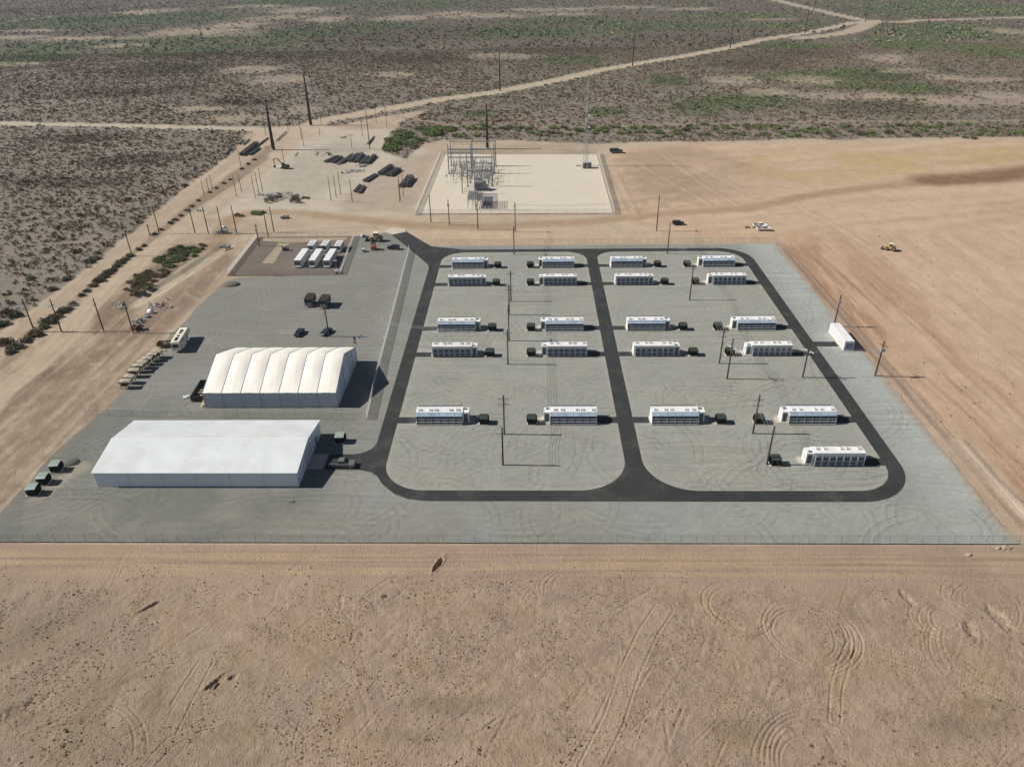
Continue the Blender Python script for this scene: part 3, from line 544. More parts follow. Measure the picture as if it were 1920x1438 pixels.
def island(poly, step, seed):
    ys_ = [p[1] for p in poly]; yv = np.unique(np.concatenate([np.arange(min(ys_)+.02, max(ys_)-.02, step), np.array([p[1] for p in poly])])); yv = yv[(yv > min(ys_)+.01)&(yv < max(ys_)-.01)]; L_, R_ = [], []
    for y in yv:
        xs = []
        for i in range(len(poly)):
            (ax, ay), (bx, by) = poly[i-1], poly[i]
            if (ay-y)*(by-y) <= 0 and ay != by: xs.append(ax+(bx-ax)*(y-ay)/(by-ay))
        L_.append(min(xs)); R_.append(max(xs))
    L_ = np.array(L_); R_ = np.array(R_); uu = np.linspace(0, 1, int((max(R_)-min(L_))/step)); Yi = np.repeat(yv[:,None], len(uu), 1); Xi = L_[:,None]+(R_-L_)[:,None]*uu[None]
    c = np.empty(Xi.shape+(3,)); c[:] = S(165,166,158); n1 = fbm(Xi/8,Yi/8,4,seed); n2 = fbm(Xi/25,Yi/25,3,seed+1)
    def lay(m, k): c[...] = c*(1-m[...,None]) + np.array(S(*k))*m[...,None]
    lay(ss(.45,.7,n1)*.35, (176,168,150)); lay(ss(.4,.65,n2)*.3, (156,158,150)); e = dline(Xi, Yi, poly[::2], True); lay(ss(1.6,.2,e+(n1-.5)*2)*.35, (182,176,164))
    x0, x1, y0, y1 = min(L_), max(R_), min(yv), max(yv); bx_ = [((x0+2,x1-2,y0+1,y0+22),55),((x0,x1,y0+30,y0+44),30),((x0,x1,y0+66,y0+76),20),((x0+14,x0+34,y0,y1),30),((x0,x1,y0,y1),30)]
    gravel_wear(Xi, Yi, c, bx_, seed); Zi = np.full(Xi.shape, Z_I)
    o = grid_object('gravel_island', Xi, Yi, Zi, {'soil': c}, MIS); tag(o, kind='structure')
island(isl1, .33, 201); island(isl2, .33, 231)
# apron beside the entrance
sheet('gravel_apron', [(-69.4,271.5),(-69.8,283.8),(-62,284.5),(-57.5,288.5),(-46.3,271.2)], .01, ground_mat('apron_gravel', S(140,140,132), grain=.1, bump=.04))
sheet('caliche_patch', [(-54.8,285.2),(-49.8,288.4),(-50.5,292),(-56,294),(-59,289)], .02, MCO)
# small fenced compound
sheet('compound_pad', [(-107.6,243.2),(-66.8,242.6),(-69.9,283.6),(-109.5,283.2)], .03, MIS2)
MCS = ground_mat('strip_soil', S(178,162,138), grain=.15, bump=.05)
sheet('caliche_strip', [at(491,494),at(513,494),at(531,465),at(545,457),at(523,456)], .036, MCS); sheet('caliche_strip', [at(494,447),at(492,452),at(545,455.5),at(648,450),at(652,445.5)], .036, MCS)
# substation pad
sheet('substation_pad', [at(782,401),at(1149,400),at(1119,290),at(829,290)], .03, MSB)
# stubs from road to each unit
UX = {1:(-27.2,-14.5), 2:(3.75,16.5), 3:(29.7,42.4), 4:(60.9,73.8)}
UY = {1:248.0, 2:232.1, 3:197.8, 4:181.8, 5:147.7, 6:131.2}
STUB = {1:(-34,-27), 2:(16.6,23), 3:(23.5,29.6), 4:(73.9,80)}
for r_ in range(1,7):
    for c_ in range(1,5):
        if r_ == 6 and c_ != 4: continue
        y0 = UY[r_]+(.9 if r_ % 2 else .4)
        a, b = STUB[c_]
        sheet('service_stub', rpoly([(a,y0,0),(b,y0,0),(b,y0+2.7,0),(a,y0+2.7,0)]), .074, MAS)
sheet('service_stub', [(82,187.7),(89,187.7),(89,190.6),(82,190.6)], .074, MAS)
sheet('concrete_apron', [(-49.6,130.4),(-46.0,130.4),(-46.0,136.0),(-49.6,136.0)], .05, MCO)
# ------------------------------------------------------------------ computing containers
def make_unit(k, name):
    """12.8 m long; louvred intake faces -Y, fan wall faces +Y, vestibule at +X*k"""
    t = thing(name, None, 'container')
    X = lambda a, b: (a, b) if k > 0 else (-b, -a)
    pad = MB(); pad.box(*X(-6.7,7.0), -1.7, 1.7, .06, .16); pad.box(*X(6.9,7.6), -1.5, .9, .06, .14); pad.build('pad', M['concrete'], t)
    b = MB(); b.box(*X(-6.4,4.9), -1.22, 1.22, .16, 3.05); b.build('body', M['white'], t)
    r_ = MB(); r_.box(*X(-6.45,4.95), -1.27, 1.27, 3.05, 3.12)
    for x in (-4.5,-2.6,-.7,1.2,3.1): r_.box(*X(x-.02,x+.02), -1.2, 1.2, 3.12, 3.16)
    r_.build('roof', M['roofwhite'], t)
    for x in (-5.5,-2.9,-1.6,2.0,3.7):
        h = MB(); x0, x1 = X(x-.42,x+.42)
        h.box(x0,x1,-.85,-.78,3.12,3.34); h.box(x0,x1,.02,.09,3.12,3.34); h.box(x0,x0+.07,-.78,.02,3.12,3.34); h.box(x1-.07,x1,-.78,.02,3.12,3.34); h.box(x0+.2,x1-.2,-.55,-.2,3.12,3.42)
        ho = h.build('roof_vent', M['roofwhite'], t)
        MB().box(x0+.07,x1-.07,-.78,.02,3.121,3.16).build('vent_opening', M['doorgrey'], ho)
    # vestibule
    b = MB(); b.box(*X(4.9,6.4), -1.15, 1.15, .16, 2.95); vo = b.build('vestibule', M['white'], t)
    MB().box(*X(5.15,6.1), -1.18, -1.15, .3, 2.5).build('door', M['doorgrey'], vo)
    MB().box(*X(5.15,6.1), 1.15, 1.18, .3, 2.5).build('door', M['doorgrey'], vo)
    MB().box(*X(5.1,5.9), .1, .8, 2.951, 3.05).build('roof_hatch', M['doorgrey'], vo)
    MB().box(*X(6.4,6.43), -.4, .5, .3, 2.4).build('end_panel', M['offwhite'], vo)
    # intake side: six hood panels over three louvre rows
    bk = MB(); bk.box(*X(-6.15,4.75), -1.3, -1.22, .35, 2.9); bk.build('filter_bank', M['dark'], t)
    for i in range(6):
        x0, x1 = X(-6.3+i*1.86+.03, -6.3+(i+1)*1.86-.03)
        MB().add([(x0,-1.24,3.04),(x1,-1.24,3.04),(x1,-2.05,2.42),(x0,-2.05,2.42),(x0,-1.24,2.98),(x1,-1.24,2.98),(x1,-2.05,2.36),(x0,-2.05,2.36)],
            [(0,1,2,3),(4,7,6,5),(0,4,5,1),(3,2,6,7),(0,3,7,4),(1,5,6,2)]).build('hood_panel', M['hood'], t)
    for j, z in enumerate((1.95,1.3,.66)):
        x0, x1 = X(-6.3,4.86); yo = -2.15-.17*j
        MB().add([(x0,-1.3,z),(x1,-1.3,z),(x1,yo,z-.36),(x0,yo,z-.36),(x0,-1.3,z-.09),(x1,-1.3,z-.09),(x1,yo,z-.46),(x0,yo,z-.46)],
            [(0,1,2,3),(4,7,6,5),(0,4,5,1),(3,2,6,7),(0,3,7,4),(1,5,6,2)]).build('louvre', M['slat'], t)
    for i in range(7):
        x = -6.3+i*1.86; x0, x1 = X(x-.03,x+.03); MB().add([(x0,-1.3,.2),(x0,-2.45,.2),(x0,-2.0,2.36),(x0,-1.3,2.4),(x1,-1.3,.2),(x1,-2.45,.2),(x1,-2.0,2.36),(x1,-1.3,2.4)],[(0,1,2,3),(7,6,5,4),(0,4,5,1),(1,5,6,2),(2,6,7,3),(3,7,4,0)]).build('louvre_support', M['slat'], t)
    for e in (-6.36, 4.84):
        x0, x1 = X(e,e+.05); MB().add([(x0,-1.24,.2),(x0,-2.5,.2),(x0,-1.95,.75),(x0,-2.32,.9),(x0,-1.9,1.5),(x0,-2.05,2.36),(x0,-1.24,3.0),(x1,-1.24,.2),(x1,-2.5,.2),(x1,-1.95,.75),(x1,-2.32,.9),(x1,-1.9,1.5),(x1,-2.05,2.36),(x1,-1.24,3.0)],
            [tuple(range(7)), tuple(range(13,6,-1))]+[(i,(i+1)%7,7+(i+1)%7,7+i) for i in range(7)]).build('side_cheek', M['white'], t)
    # fan side
    MB().box(*X(-6.1,4.7), 1.22, 1.85, .22, 2.72).build('fan_plenum', M['doorgrey'], t)
    for i in range(7):
        for j in range(2):
            x = -6.1+i*1.543; z = .3+j*1.22; x0, x1 = X(x+.10,x+1.44)
            f = MB(); f.box(x0,x1,1.85,1.98,z,z+.1); f.box(x0,x1,1.85,1.98,z+1.02,z+1.12); f.box(x0,x0+.1,1.85,1.98,z+.1,z+1.02); f.box(x1-.1,x1,1.85,1.98,z+.1,z+1.02)
            fo = f.build('fan_frame', M['fanframe'], t)
            cx = (x0+x1)/2; d = MB(); d.tube((cx,1.86,z+.56),(cx,1.90,z+.56),.46,.46,14)
            for a in range(5):
                an = a*2*math.pi/5; d.cbox((cx+.25*math.cos(an),1.93,z+.56+.25*math.sin(an)),(.42,.03,.12),0,0,-an)
            d.tube((cx,1.90,z+.56),(cx,2.0,z+.56),.1,.08,8); d.build('fan', M['fanblue'], fo)
    g = MB()
    for i in range(15): x = -6.1+i*.77; x0, x1 = X(x-.03,x+.03); g.box(x0,x1,1.27,2.12,2.94,3.0)
    for y in (1.36,1.50,1.64,1.78,1.92,2.10): g.box(*X(-6.15,4.75), y-.035, y+.035, 3.0, 3.04)
    g.build('top_grating', M['grate'], t)
    for i in range(8): x = -6.15+i*1.543; x0, x1 = X(x,x+.1); MB().box(x0,x1,1.98,2.12,.2,2.94).build('fan_post', M['offwhite'], t)
    a = MB(); x = -6.35*k; a.tube((x,1.1,.2),(x,1.1,5.4),.035,.02,6); a.build('whip_antenna', M['galvd'], t)
    return t
def make_transformer(name, label, lid, tall=1.0, group=None):
    t = thing(name, label, 'transformer', group=group)
    MB().box(-1.35,1.25,-1.2,1.2,.06,.2).build('pad', M['concrete'], t)
    MB().box(-1.0,1.0,-.55,1.0,.2,1.95*tall).build('tank', M['green'], t)
    MB().box(-.95,.95,-1.05,-.55,.2,1.8*tall).build('cabinet', M['green'], t)
    l = MB(); l.add([(-1.06,-1.1,1.8*tall),(1.06,-1.1,1.8*tall),(1.06,-.5,2.0*tall),(-1.06,-.5,2.0*tall),(-1.06,1.06,2.0*tall),(1.06,1.06,2.0*tall),(-1.06,-1.1,1.74*tall),(1.06,-1.1,1.74*tall),(1.06,1.06,1.94*tall),(-1.06,1.06,1.94*tall)],
        [(0,1,2,3),(3,2,5,4),(6,9,8,7),(0,6,7,1),(4,5,8,9),(0,3,4,9,6),(1,7,8,5,2)]); l.build('lid', M[lid], t)
    for sx in (-1,1):
        f = MB()
        for i in range(9): y = -.45+i*.17; f.box(min(sx*1.0,sx*1.28),max(sx*1.0,sx*1.28),y-.03,y+.03,.5,1.7*tall)
        f.build('radiator', M['green'], t)
    MB().box(-.01,.01,-1.07,-1.05,.3,1.7*tall).build('door_seam', M['dark'], t)
    return t
uA = make_unit(1, 'computing_container'); uB = make_unit(-1, 'computing_container')
tr0 = make_transformer('pad_transformer', 'x', 'greentop')
ordr = {1:'back', 2:'second', 3:'third', 4:'fourth', 5:'fifth', 6:'front'}
ordc = {1:'leftmost', 2:'just left of the centre road', 3:'just right of the centre road', 4:'rightmost, beside the right road'}
first = {1:True, -1:True}; ft = True
for r_ in range(1,7):
    for c_ in range(1,5):
        if r_ == 6 and c_ != 4: continue
        vest = 1 if c_ in (1,3) else -1       # side the vestibule is on
        louv = r_ % 2 == 1
        x0, x1 = UX[c_]; 
        if r_ == 6: x0, x1 = 61.3, 74.1
        cx = (x0+x1)/2; cy = UY[r_]+(2.35 if louv else 2.12)
        kk = vest if louv else -vest
        lab = ('white container, louvred front, ' if louv else 'white container, fan-bank front, ') + ('the single one at the front right corner' if r_ == 6 else f'{ordr[r_]} row, {ordc[c_]}')
        src = uA if kk > 0 else uB; rz = 0 if louv else math.pi
        if first[kk]:
            first[kk] = False; src.location = (cx,cy,0); src.rotation_euler = (0,0,rz); src['label'] = lab; src['group'] = 'white computing containers in rows'
        else: dup(src, (cx,cy,0), rz, lab, 'white computing containers in rows')
        tx = cx + vest*10.1 + (0 if c_ in (1,2) else vest*-.0); ty = UY[r_]+1.1
        if r_ == 6: tx = 54.6
        if c_ == 2: tx = 1.0-.2
        if c_ == 4: tx = {1:57.0,2:57.0-.2,3:56.8,4:56.6,5:55.6,6:54.7}[r_]
        if c_ == 1: tx = -10.9
        if c_ == 3: tx = 46.4
        tlab = 'green pad transformer beside the ' + ('single front right container' if r_ == 6 else f'{ordr[r_]}-row container, {ordc[c_]}')
        if ft:
            ft = False; tr0.location = (tx,ty,0); tr0['label'] = tlab; tr0['group'] = 'green transformers beside the containers'
        else: dup(tr0, (tx,ty,0), 0, tlab, 'green transformers beside the containers')
# spare transformers
spare = make_transformer('spare_transformer', 'faded-lid green transformer nearest the fence corner, front of three at the left gravel edge', 'greenpale', 1.05, 'spare transformers at the left edge')
spare.location = (-106.4,121.9,-.02); spare.rotation_euler = (0,0,R(8))
dup(spare, (-106.3,125.6,-.02), R(5), 'faded-lid green transformer in the middle of three at the left gravel edge')
dup(spare, (-106.0,130.1,-.02), R(6), 'faded-lid green transformer farthest back of three, beside a gravel mound')
s4 = dup(spare, (-44.3,141.0,.01), R(2), 'faded-lid green transformer behind the pickup, right of the metal warehouse'); del s4['group']
# ------------------------------------------------------------------ the two large sheds
def tent_shed():
    x0, x1, y0, y1, he, hr = -82.0, -48.2, 155.9, 180.1, 4.35, 8.8; ym = (y0+y1)/2
    t = thing('fabric_shed', 'large cream fabric-roofed shed of seven bulging bays with grey side walls', 'storage tent', ((x0+x1)/2,ym,0))
    ox, oy = (x0+x1)/2, ym; nb = 7; bw = (x1-x0)/nb
    prof = []
    N = 18
    for i in range(N+1):
        q = i/N; y = y0+(y1-y0)*q
        z = he + (hr-he)*(1-abs(q*2-1))
        prof.append((y-oy, z))
    for bnum in range(nb):
        m = MB(); vs = []; fs = []; nx = 10
        for i in range(N+1):
            for j in range(nx+1):
                u_ = j/nx; q = i/N; bulge = .34*math.sin(math.pi*u_)**.8*min(1, 3.2*min(q,1-q)+.12)*(1-.55*max(0,1-abs(q-.5)*9)); 
                wr = .035*math.sin(q*37+bnum*3+u_*5)+.03*math.sin(u_*23+q*9+bnum)
                vs.append((x0-ox+bw*(bnum+u_), prof[i][0], prof[i][1]+bulge+wr*math.sin(math.pi*u_)))
        for i in range(N):
            for j in range(nx): a = i*(nx+1)+j; fs.append((a,a+1,a+nx+2,a+nx+1))
        m.add(vs, fs); m.build('roof_bay', M['tent'], t, smooth=True, fix=False)
    for sgn, yy in ((1,y0-oy),(-1,y1-oy)):
        for bnum in range(nb):
            a = x0-ox+bw*bnum; MB().box(a+.06,a+bw-.06,min(yy,yy+.06*sgn),max(yy,yy+.06*sgn),0,he-.05).build('side_panel', M['tentwall'], t)
    for bnum in range(nb+1):
        a = x0-ox+bw*bnum
        for yy in (y0-oy, y1-oy):
            p = MB(); p.box(a-.09,a+.09,yy-.1,yy+.1,0,he+.1); p.build('post', M['galv'], t)
        rb = MB()
        for i in range(N): rb.tube((a,prof[i][0],prof[i][1]+.03),(a,prof[i+1][0],prof[i+1][1]+.03),.07,.07,6)
        rb.build('arch_rib', M['galvd'], t)
    for sx, a in ((1,x1-ox),(-1,x0-ox)):
        g = MB(); ps = [(prof[0][0],0)]+[(y,z-.06) for y,z in prof]+[(prof[-1][0],0)]
        vs = [(a-.05*sx,y,z) for y,z in ps]+[(a,y,z) for y,z in ps]; n = len(ps)
        g.add(vs, [tuple(range(n)), tuple(range(2*n-1,n-1,-1))]+[(i,(i+1)%n,n+(i+1)%n,n+i) for i in range(n)])
        go = g.build('gable_wall', M['tentgable'], t)
        for y in (-7,-3.2,3.2,7): MB().box(min(a,a+.08*sx),max(a,a+.08*sx),y-.06,y+.06,0,he+(hr-he)*(1-abs(y)/12.1)-.15).build('gable_post', M['galvd'], go)
        MB().box(min(a,a+.05*sx),max(a,a+.05*sx),-3.1,3.1,.05,4.4).build('roller_door', M['whwall'], go)
    return t
tent_shed()
def warehouse():
    x0, x1, y0, y1, he, hr = -93.7, -49.7, 124.2, 144.1, 3.95, 5.75; ox, oy = (x0+x1)/2, (y0+y1)/2; hw = (y1-y0)/2
    t = thing('metal_warehouse', 'long low metal warehouse with white corrugated gable roof and grey walls', 'warehouse', (ox,oy,0))
    for sgn in (-1,1):
        m = MB(); n = int((x1-x0+.6)/.09); vs = []; fs = []
        for i in range(n+1):
            x = x0-.3-ox+(x1-x0+.6)*i/n; z = .03 if (i//2) % 2 else 0
            vs += [(x, sgn*(hw+.25), he-.045+z), (x, 0, hr+z)]
        for i in range(n): fs.append((2*i,2*i+2,2*i+3,2*i+1))
        m.add(vs, fs); m.build('roof_slope', M['whroof'], t, fix=False)
    MB().add([(x0-ox-.32,-.25,hr-.01),(x1-ox+.32,-.25,hr-.01),(x1-ox+.32,0,hr+.07),(x0-ox-.32,0,hr+.07),(x0-ox-.32,.25,hr-.01),(x1-ox+.32,.25,hr-.01)],[(0,1,2,3),(3,2,5,4)]).build('ridge_cap', M['roofwhite'], t, fix=False)
    MB().box(x0-ox-.3,x1-ox+.3,-hw-.3,-hw-.24,he-.18,he-.04).build('gutter', M['offwhite'], t)
    for sgn in (-1,1):
        MB().box(x0-ox,x1-ox,min(sgn*hw,sgn*(hw-.1)),max(sgn*hw,sgn*(hw-.1)),0,he-.06).build('side_wall', M['whwall'], t)
        for i in range(1,6):
            x = x0-ox+(x1-x0)*(i/6+.01*0); MB().box(x-.05,x+.05,min(sgn*hw,sgn*(hw+.06)),max(sgn*hw,sgn*(hw+.06)),0,he-.12).build('downpipe', M['offwhite'], t)
    for sx, a in ((1,x1-ox),(-1,x0-ox)):
        g = MB(); ps = [(-hw+.1,0),(-hw+.1,he-.08),(0,hr-.05),(hw-.1,he-.08),(hw-.1,0)]; b0, b1 = sorted((a,a-.1*sx))
        g.add([(b0,y,z) for y,z in ps]+[(b1,y,z) for y,z in ps],[tuple(range(5)),tuple(range(9,4,-1))]+[(i,(i+1)%5,5+(i+1)%5,5+i) for i in range(5)])
        go = g.build('gable_wall', M['whwall'], t)
        MB().box(min(a,a+.06*sx),max(a,a+.06*sx),-3.6,2.0,.05,3.6).build('roller_door', M['offwhite'], go)
        MB().box(min(a,a+.06*sx),max(a,a+.06*sx),5.2,6.2,.05,2.1).build('door', M['doorgrey'], go)
        for y in (-5.2,3.4): MB().box(min(a,a+.05*sx),max(a,a+.05*sx),y-.06,y+.06,0,4.4).build('gable_trim', M['slat'], go)
    return t
warehouse()
# ------------------------------------------------------------------ shipping-type containers
def iso_box(L_, name, label, W_=2.44, Ht=2.9, roof='roofwhite', wall='offwhite', group=None, openings=True):
    t = thing(name, label, 'container', group=group)
    b = MB(); hw = W_/2; b.box(-hw+.06,hw-.06,-L_/2+.06,L_/2-.06,.12,Ht-.03); b.build('body', M[wall], t)
    c = MB(); n = int(L_/.3)
    for i in range(n): y = -L_/2+.25+i*(L_-.5)/n; c.box(-hw,-hw+.06,y,y+.14,.3,Ht-.2); c.box(hw-.06,hw,y,y+.14,.3,Ht-.2)
    c.build('side_corrugation', M[wall], t)
    MB().box(-hw,hw,-L_/2,L_/2,Ht-.03,Ht+.04).build('roof', M[roof], t)
    e = MB()
    for sx in (-1,1):
        for sy in (-1,1): x = sx*(hw-.03); y = sy*(L_/2-.03); e.box(x-.08,x+.08,y-.08,y+.08,0,Ht-.035)
    e.build('corner_post', M[wall], t)
    if openings:
        d = MB().box(-hw+.12,hw-.12,-L_/2-.03,-L_/2+.05,.9,Ht-.3).build('end_door', M['slat'], t)
        MB().box(-hw+.35,hw-.35,-L_/2-.06,-L_/2-.03,1.15,2.2).build('end_grille', M['doorgrey'], d)
        MB().box(-hw+.2,hw-.25,-L_/2-.45,-L_/2,.45,.62).build('step', M['roofwhite'], t)
    return t
c1 = iso_box(12.0, 'long_container', 'left of three long white containers side by side in the compound', group='long white containers in the compound'); c1.location = (-83.7,256.0,.03)
dup(c1, (-78.4,255.8,.03), 0, 'middle of three long white containers side by side in the compound'); dup(c1, (-73.1,255.7,.03), 0, 'right one of three long white containers, nearest the compound fence')
c2 = iso_box(6.1, 'short_container', 'left of three short white containers behind the long ones', Ht=2.6, group='short containers with roof equipment')
for y in (-2.0,-.6,1.4): MB().box(-.8,.8,y-.12,y+.12,2.64,2.8).build('roof_rack', M['grate'], c2)
MB().tube((.6,-.9,2.64),(.6,-.9,2.95),.16,.16,10).build('roof_vent', M['slat'], c2)
c2.location = (-83.1,269.0,.03)
dup(c2, (-78.0,268.9,.03), 0, 'middle of three short white containers behind the long ones'); dup(c2, (-72.6,268.3,.03), 0, 'right of three short white containers behind the long ones')
c3 = iso_box(11.6, 'switchgear_building', 'isolated bright white building east of the right road with grey louvred end', wall='white', openings=False, W_=2.6, Ht=2.95)
c3.location = (90.4,190.9,.05)
MB().box(-1.6,1.5,-6.2,6.2,0,.1).build('pad', M['concrete'], c3)
g = MB().box(-1.1,1.1,-5.95,-5.8,.5,2.6).build('end_louvre', M['fanframe'], c3)
for i in range(5): MB().box(-.95,.95,-5.99,-5.95,.65+i*.38,.85+i*.38).build('louvre_slat', M['fanblue'], g)
MB().box(-.35,-.2,-1.5,-1.0,2.99,3.1).build('roof_vent', M['offwhite'], c3); MB().box(-.2,-.05,2.0,2.4,2.99,3.1).build('roof_vent', M['offwhite'], c3)
# ------------------------------------------------------------------ vehicles
def wheel_parts(t, xs, hw, r_, wd=.25):
    for x in xs:
        for s_ in (-1,1):
            w_ = MB(); w_.tube((x,s_*(hw-wd),r_),(x,s_*hw,r_),r_,r_,14); wo_ = w_.build('wheel', M['tyre'], t)
            MB().tube((x,s_*hw,r_),(x,s_*(hw+.02),r_),r_*.55,r_*.5,10).build('rim', M['chrome'], wo_)
def car(kind, name, label, cat, paint, group=None):
    t = thing(name, label, cat, group=group); P = M[paint]
    if kind == 'pickup':
        L_, W_ = 5.9, 2.0
        low = [(-2.95,.55),(-2.95,1.08),(-.95,1.10),(-.9,1.12),(1.25,1.15),(2.75,1.02),(2.95,.85),(2.95,.5),(2.45,.42),(-2.6,.42)]
        cab = [(-.95,1.10),(-.8,1.80),(.55,1.84),(1.35,1.15)]
        glass = [(-.9,1.16),(-.74,1.72),(.5,1.76),(1.2,1.18)]; wx = (-1.9,1.95); wr = .42
    elif kind == 'suv':
        L_, W_ = 4.9, 1.95
        low = [(-2.4,.5),(-2.45,1.05),(1.3,1.08),(2.3,.98),(2.45,.75),(2.4,.45),(2.0,.38),(-2.1,.38)]
        cab = [(-2.42,1.05),(-2.15,1.68),(.5,1.72),(1.45,1.08)]; glass = [(-2.36,1.12),(-2.1,1.6),(.45,1.64),(1.28,1.12)]; wx = (-1.5,1.55); wr = .37
    else:
        L_, W_ = 4.6, 1.8
        low = [(-2.2,.45),(-2.3,.92),(-1.6,.98),(1.05,.98),(2.1,.86),(2.3,.65),(2.25,.4),(1.9,.32),(-1.9,.32)]
        cab = [(-1.75,.97),(-1.0,1.42),(.35,1.45),(1.2,.97)]; glass = [(-1.62,1.0),(-.95,1.36),(.32,1.39),(1.05,1.0)]; wx = (-1.4,1.45); wr = .33
    hw = W_/2
    b = MB(); n = len(low)
    secs = []
    for y, ins in ((-hw,.06),(-hw+.08,0),(hw-.08,0),(hw,.06)):
        cx = sum(p[0] for p in low)/n; cz = sum(p[1] for p in low)/n
        secs.append([(x-(x-cx)*ins*.3, y, z-(z-cz)*ins*2) for x,z in low])
    b.loft(secs); b.build('body', P, t)
    c = MB(); hi = [(x,z) for x,z in cab]
    def cabsec(y, k): return [(x+(-.0), y, z) for x,z in hi]
    c.add([(cab[0][0],-hw+.08,cab[0][1]),(cab[1][0],-hw+.28,cab[1][1]),(cab[2][0],-hw+.28,cab[2][1]),(cab[3][0],-hw+.1,cab[3][1]),
           (cab[0][0],hw-.08,cab[0][1]),(cab[1][0],hw-.28,cab[1][1]),(cab[2][0],hw-.28,cab[2][1]),(cab[3][0],hw-.1,cab[3][1])],
          [(0,1,5,4),(1,2,6,5),(2,3,7,6),(0,3,2,1),(4,5,6,7),(0,4,7,3)])
    co = c.build('cab', P, t)
    for s_ in (-1,1):
        def yy(z): 
            q = (z-cab[0][1])/(cab[1][1]-cab[0][1]); return s_*(hw-.08-.2*q+.012)
        MB().add([(x,yy(z),z) for x,z in glass]+[(x,yy(z)+.008*s_,z) for x,z in glass],[(0,1,2,3),(7,6,5,4),(0,4,5,1),(1,5,6,2),(2,6,7,3),(3,7,4,0)]).build('side_window', M['glass'], t)
    # screens
    def scr(a, b2, nm):
        d = Vector((b2[0]-a[0],0,b2[1]-a[1])); nrm = Vector((d.z,0,-d.x)).normalized()*.015*(1 if a[0] > 0 else -1)
        p0 = Vector((a[0],0,a[1]))+d*.1+nrm; p1 = Vector((a[0],0,a[1]))+d*.88+nrm
        MB().add([(p0.x,-hw+.18,p0.z),(p0.x,hw-.18,p0.z),(p1.x,hw-.34,p1.z),(p1.x,-hw+.34,p1.z)],[(0,1,2,3)]).build(nm, M['glass'], t)
    scr(cab[3], cab[2], 'windscreen'); scr(cab[0], cab[1], 'rear_window')
    if kind == 'pickup': MB().box(-2.8,-1.05,-hw+.18,hw-.18,1.06,1.105).build('load_bed', M['dark'], t)
    for s_ in (-1,1):
        x = low[6][0] if kind == 'pickup' else low[4][0]
        MB().box(x-.12,x+.02,s_*(hw-.35)-.16,s_*(hw-.35)+.16,.68,.84).build('headlight', M['chrome'], t)
    wheel_parts(t, wx, hw-.02, wr)
    return t
pk = car('pickup', 'pickup_truck', 'olive grey crew-cab pickup parked on the driveway at the warehouse door', 'pickup truck', 'cargrey'); pk.location = (-41.7,131.6,.06); pk.rotation_euler = (0,0,R(-3))
a = car('sedan', 'parked_car', 'dark blue car parked alone behind the fabric shed', 'car', 'carblue'); a.location = (-69.0,196.8,.02); a.rotation_euler = (0,0,R(-98))
a = car('sedan', 'parked_car', 'dark teal car parked at the foot of the yard pole', 'car', 'carteal'); a.location = (-61.0,197.2,.02); a.rotation_euler = (0,0,R(-112))
a = car('suv', 'parked_car', 'black car parked near the entrance road beside the orange lift', 'car', 'black'); a.location = (-51.8,268.6,.02); a.rotation_euler = (0,0,R(172))
a = car('suv', 'parked_car', 'dark car driving on the dirt road behind the facility', 'car', 'carbrown'); a.location = (61.8,295.0,0); a.rotation_euler = (0,0,R(2))
a = car('pickup', 'parked_pickup', 'white pickup parked on dirt by the back right corner, nearer of the two', 'pickup truck', 'white', 'white pickups by the corner'); a.location = (94.9,287.4,0); a.rotation_euler = (0,0,R(-4))
a = dup(a, (94.5,291.2,0), R(-5), 'white pickup parked on dirt by the back right corner, farther of the two')
a = car('suv', 'parked_van', 'dark green covered vehicle on the dirt behind the communication tower', 'van', 'carteal'); a.location = (49.0,417.5,0); a.scale = (1.5,1.5,1.35)
# fifth-wheel camper
def camper():
    t = thing('camper_trailer', 'cream camper trailer with dark roof vents parked at the left gravel edge', 'camper trailer', (-102.0,189.8,.02), R(96.5))
    prof = [(-4.6,.75),(-4.6,3.25),(-2.9,3.45),(4.9,3.45),(5.6,2.9),(5.6,1.75),(3.4,1.7),(3.2,.7)]
    b = MB(); b.prism(prof, -1.22, 1.22); b.build('body', M['cream'], t)
    MB().box(-4.4,4.8,-1.15,1.15,3.43,3.5).build('roof', M['cream'], t)
    for x, s_ in ((-3.3,.38),(-2.2,.5),(-.6,.3),(1.2,.3),(2.6,.5)): MB().box(x-s_,x+s_,-.35,.35,3.5,3.72).build('roof_vent', M['dark'], t)
    for s_ in (-1,1):
        st = MB(); y0, y1 = sorted((s_*1.22,s_*1.24)); st.box(-4.4,3.0,y0,y1,1.0,1.25); st.add([(-1,y0,1.3),(4.8,y0,3.2),(5.3,y0,2.9),(0,y0,1.3),(-1,y1,1.3),(4.8,y1,3.2),(5.3,y1,2.9),(0,y1,1.3)],[(0,1,2,3),(7,6,5,4),(0,4,5,1),(1,5,6,2),(2,6,7,3),(3,7,4,0)]); st.build('stripe', M['slat'], t)
        for x in (-3.4,-2.0,.4,2.2): MB().box(x-.4,x+.4,min(s_*1.22,s_*1.25),max(s_*1.22,s_*1.25),1.75,2.5).build('window', M['glass'], t)
    MB().box(-4.63,-4.6,-.8,.8,1.7,2.7).build('rear_window', M['glass'], t)
    for s_ in (-1,): MB().box(-3.6,-.6,s_*1.8 if s_<0 else 1.22,-1.22 if s_<0 else 1.8,.9,2.9).build('slide_out', M['cream'], t)
    wheel_parts(t, (-1.5,-.6), 1.22, .4); MB().tube((4.6,0,0),(4.6,0,1.75),.08,.08,6).build('landing_leg', M['dark'], t)
camper()
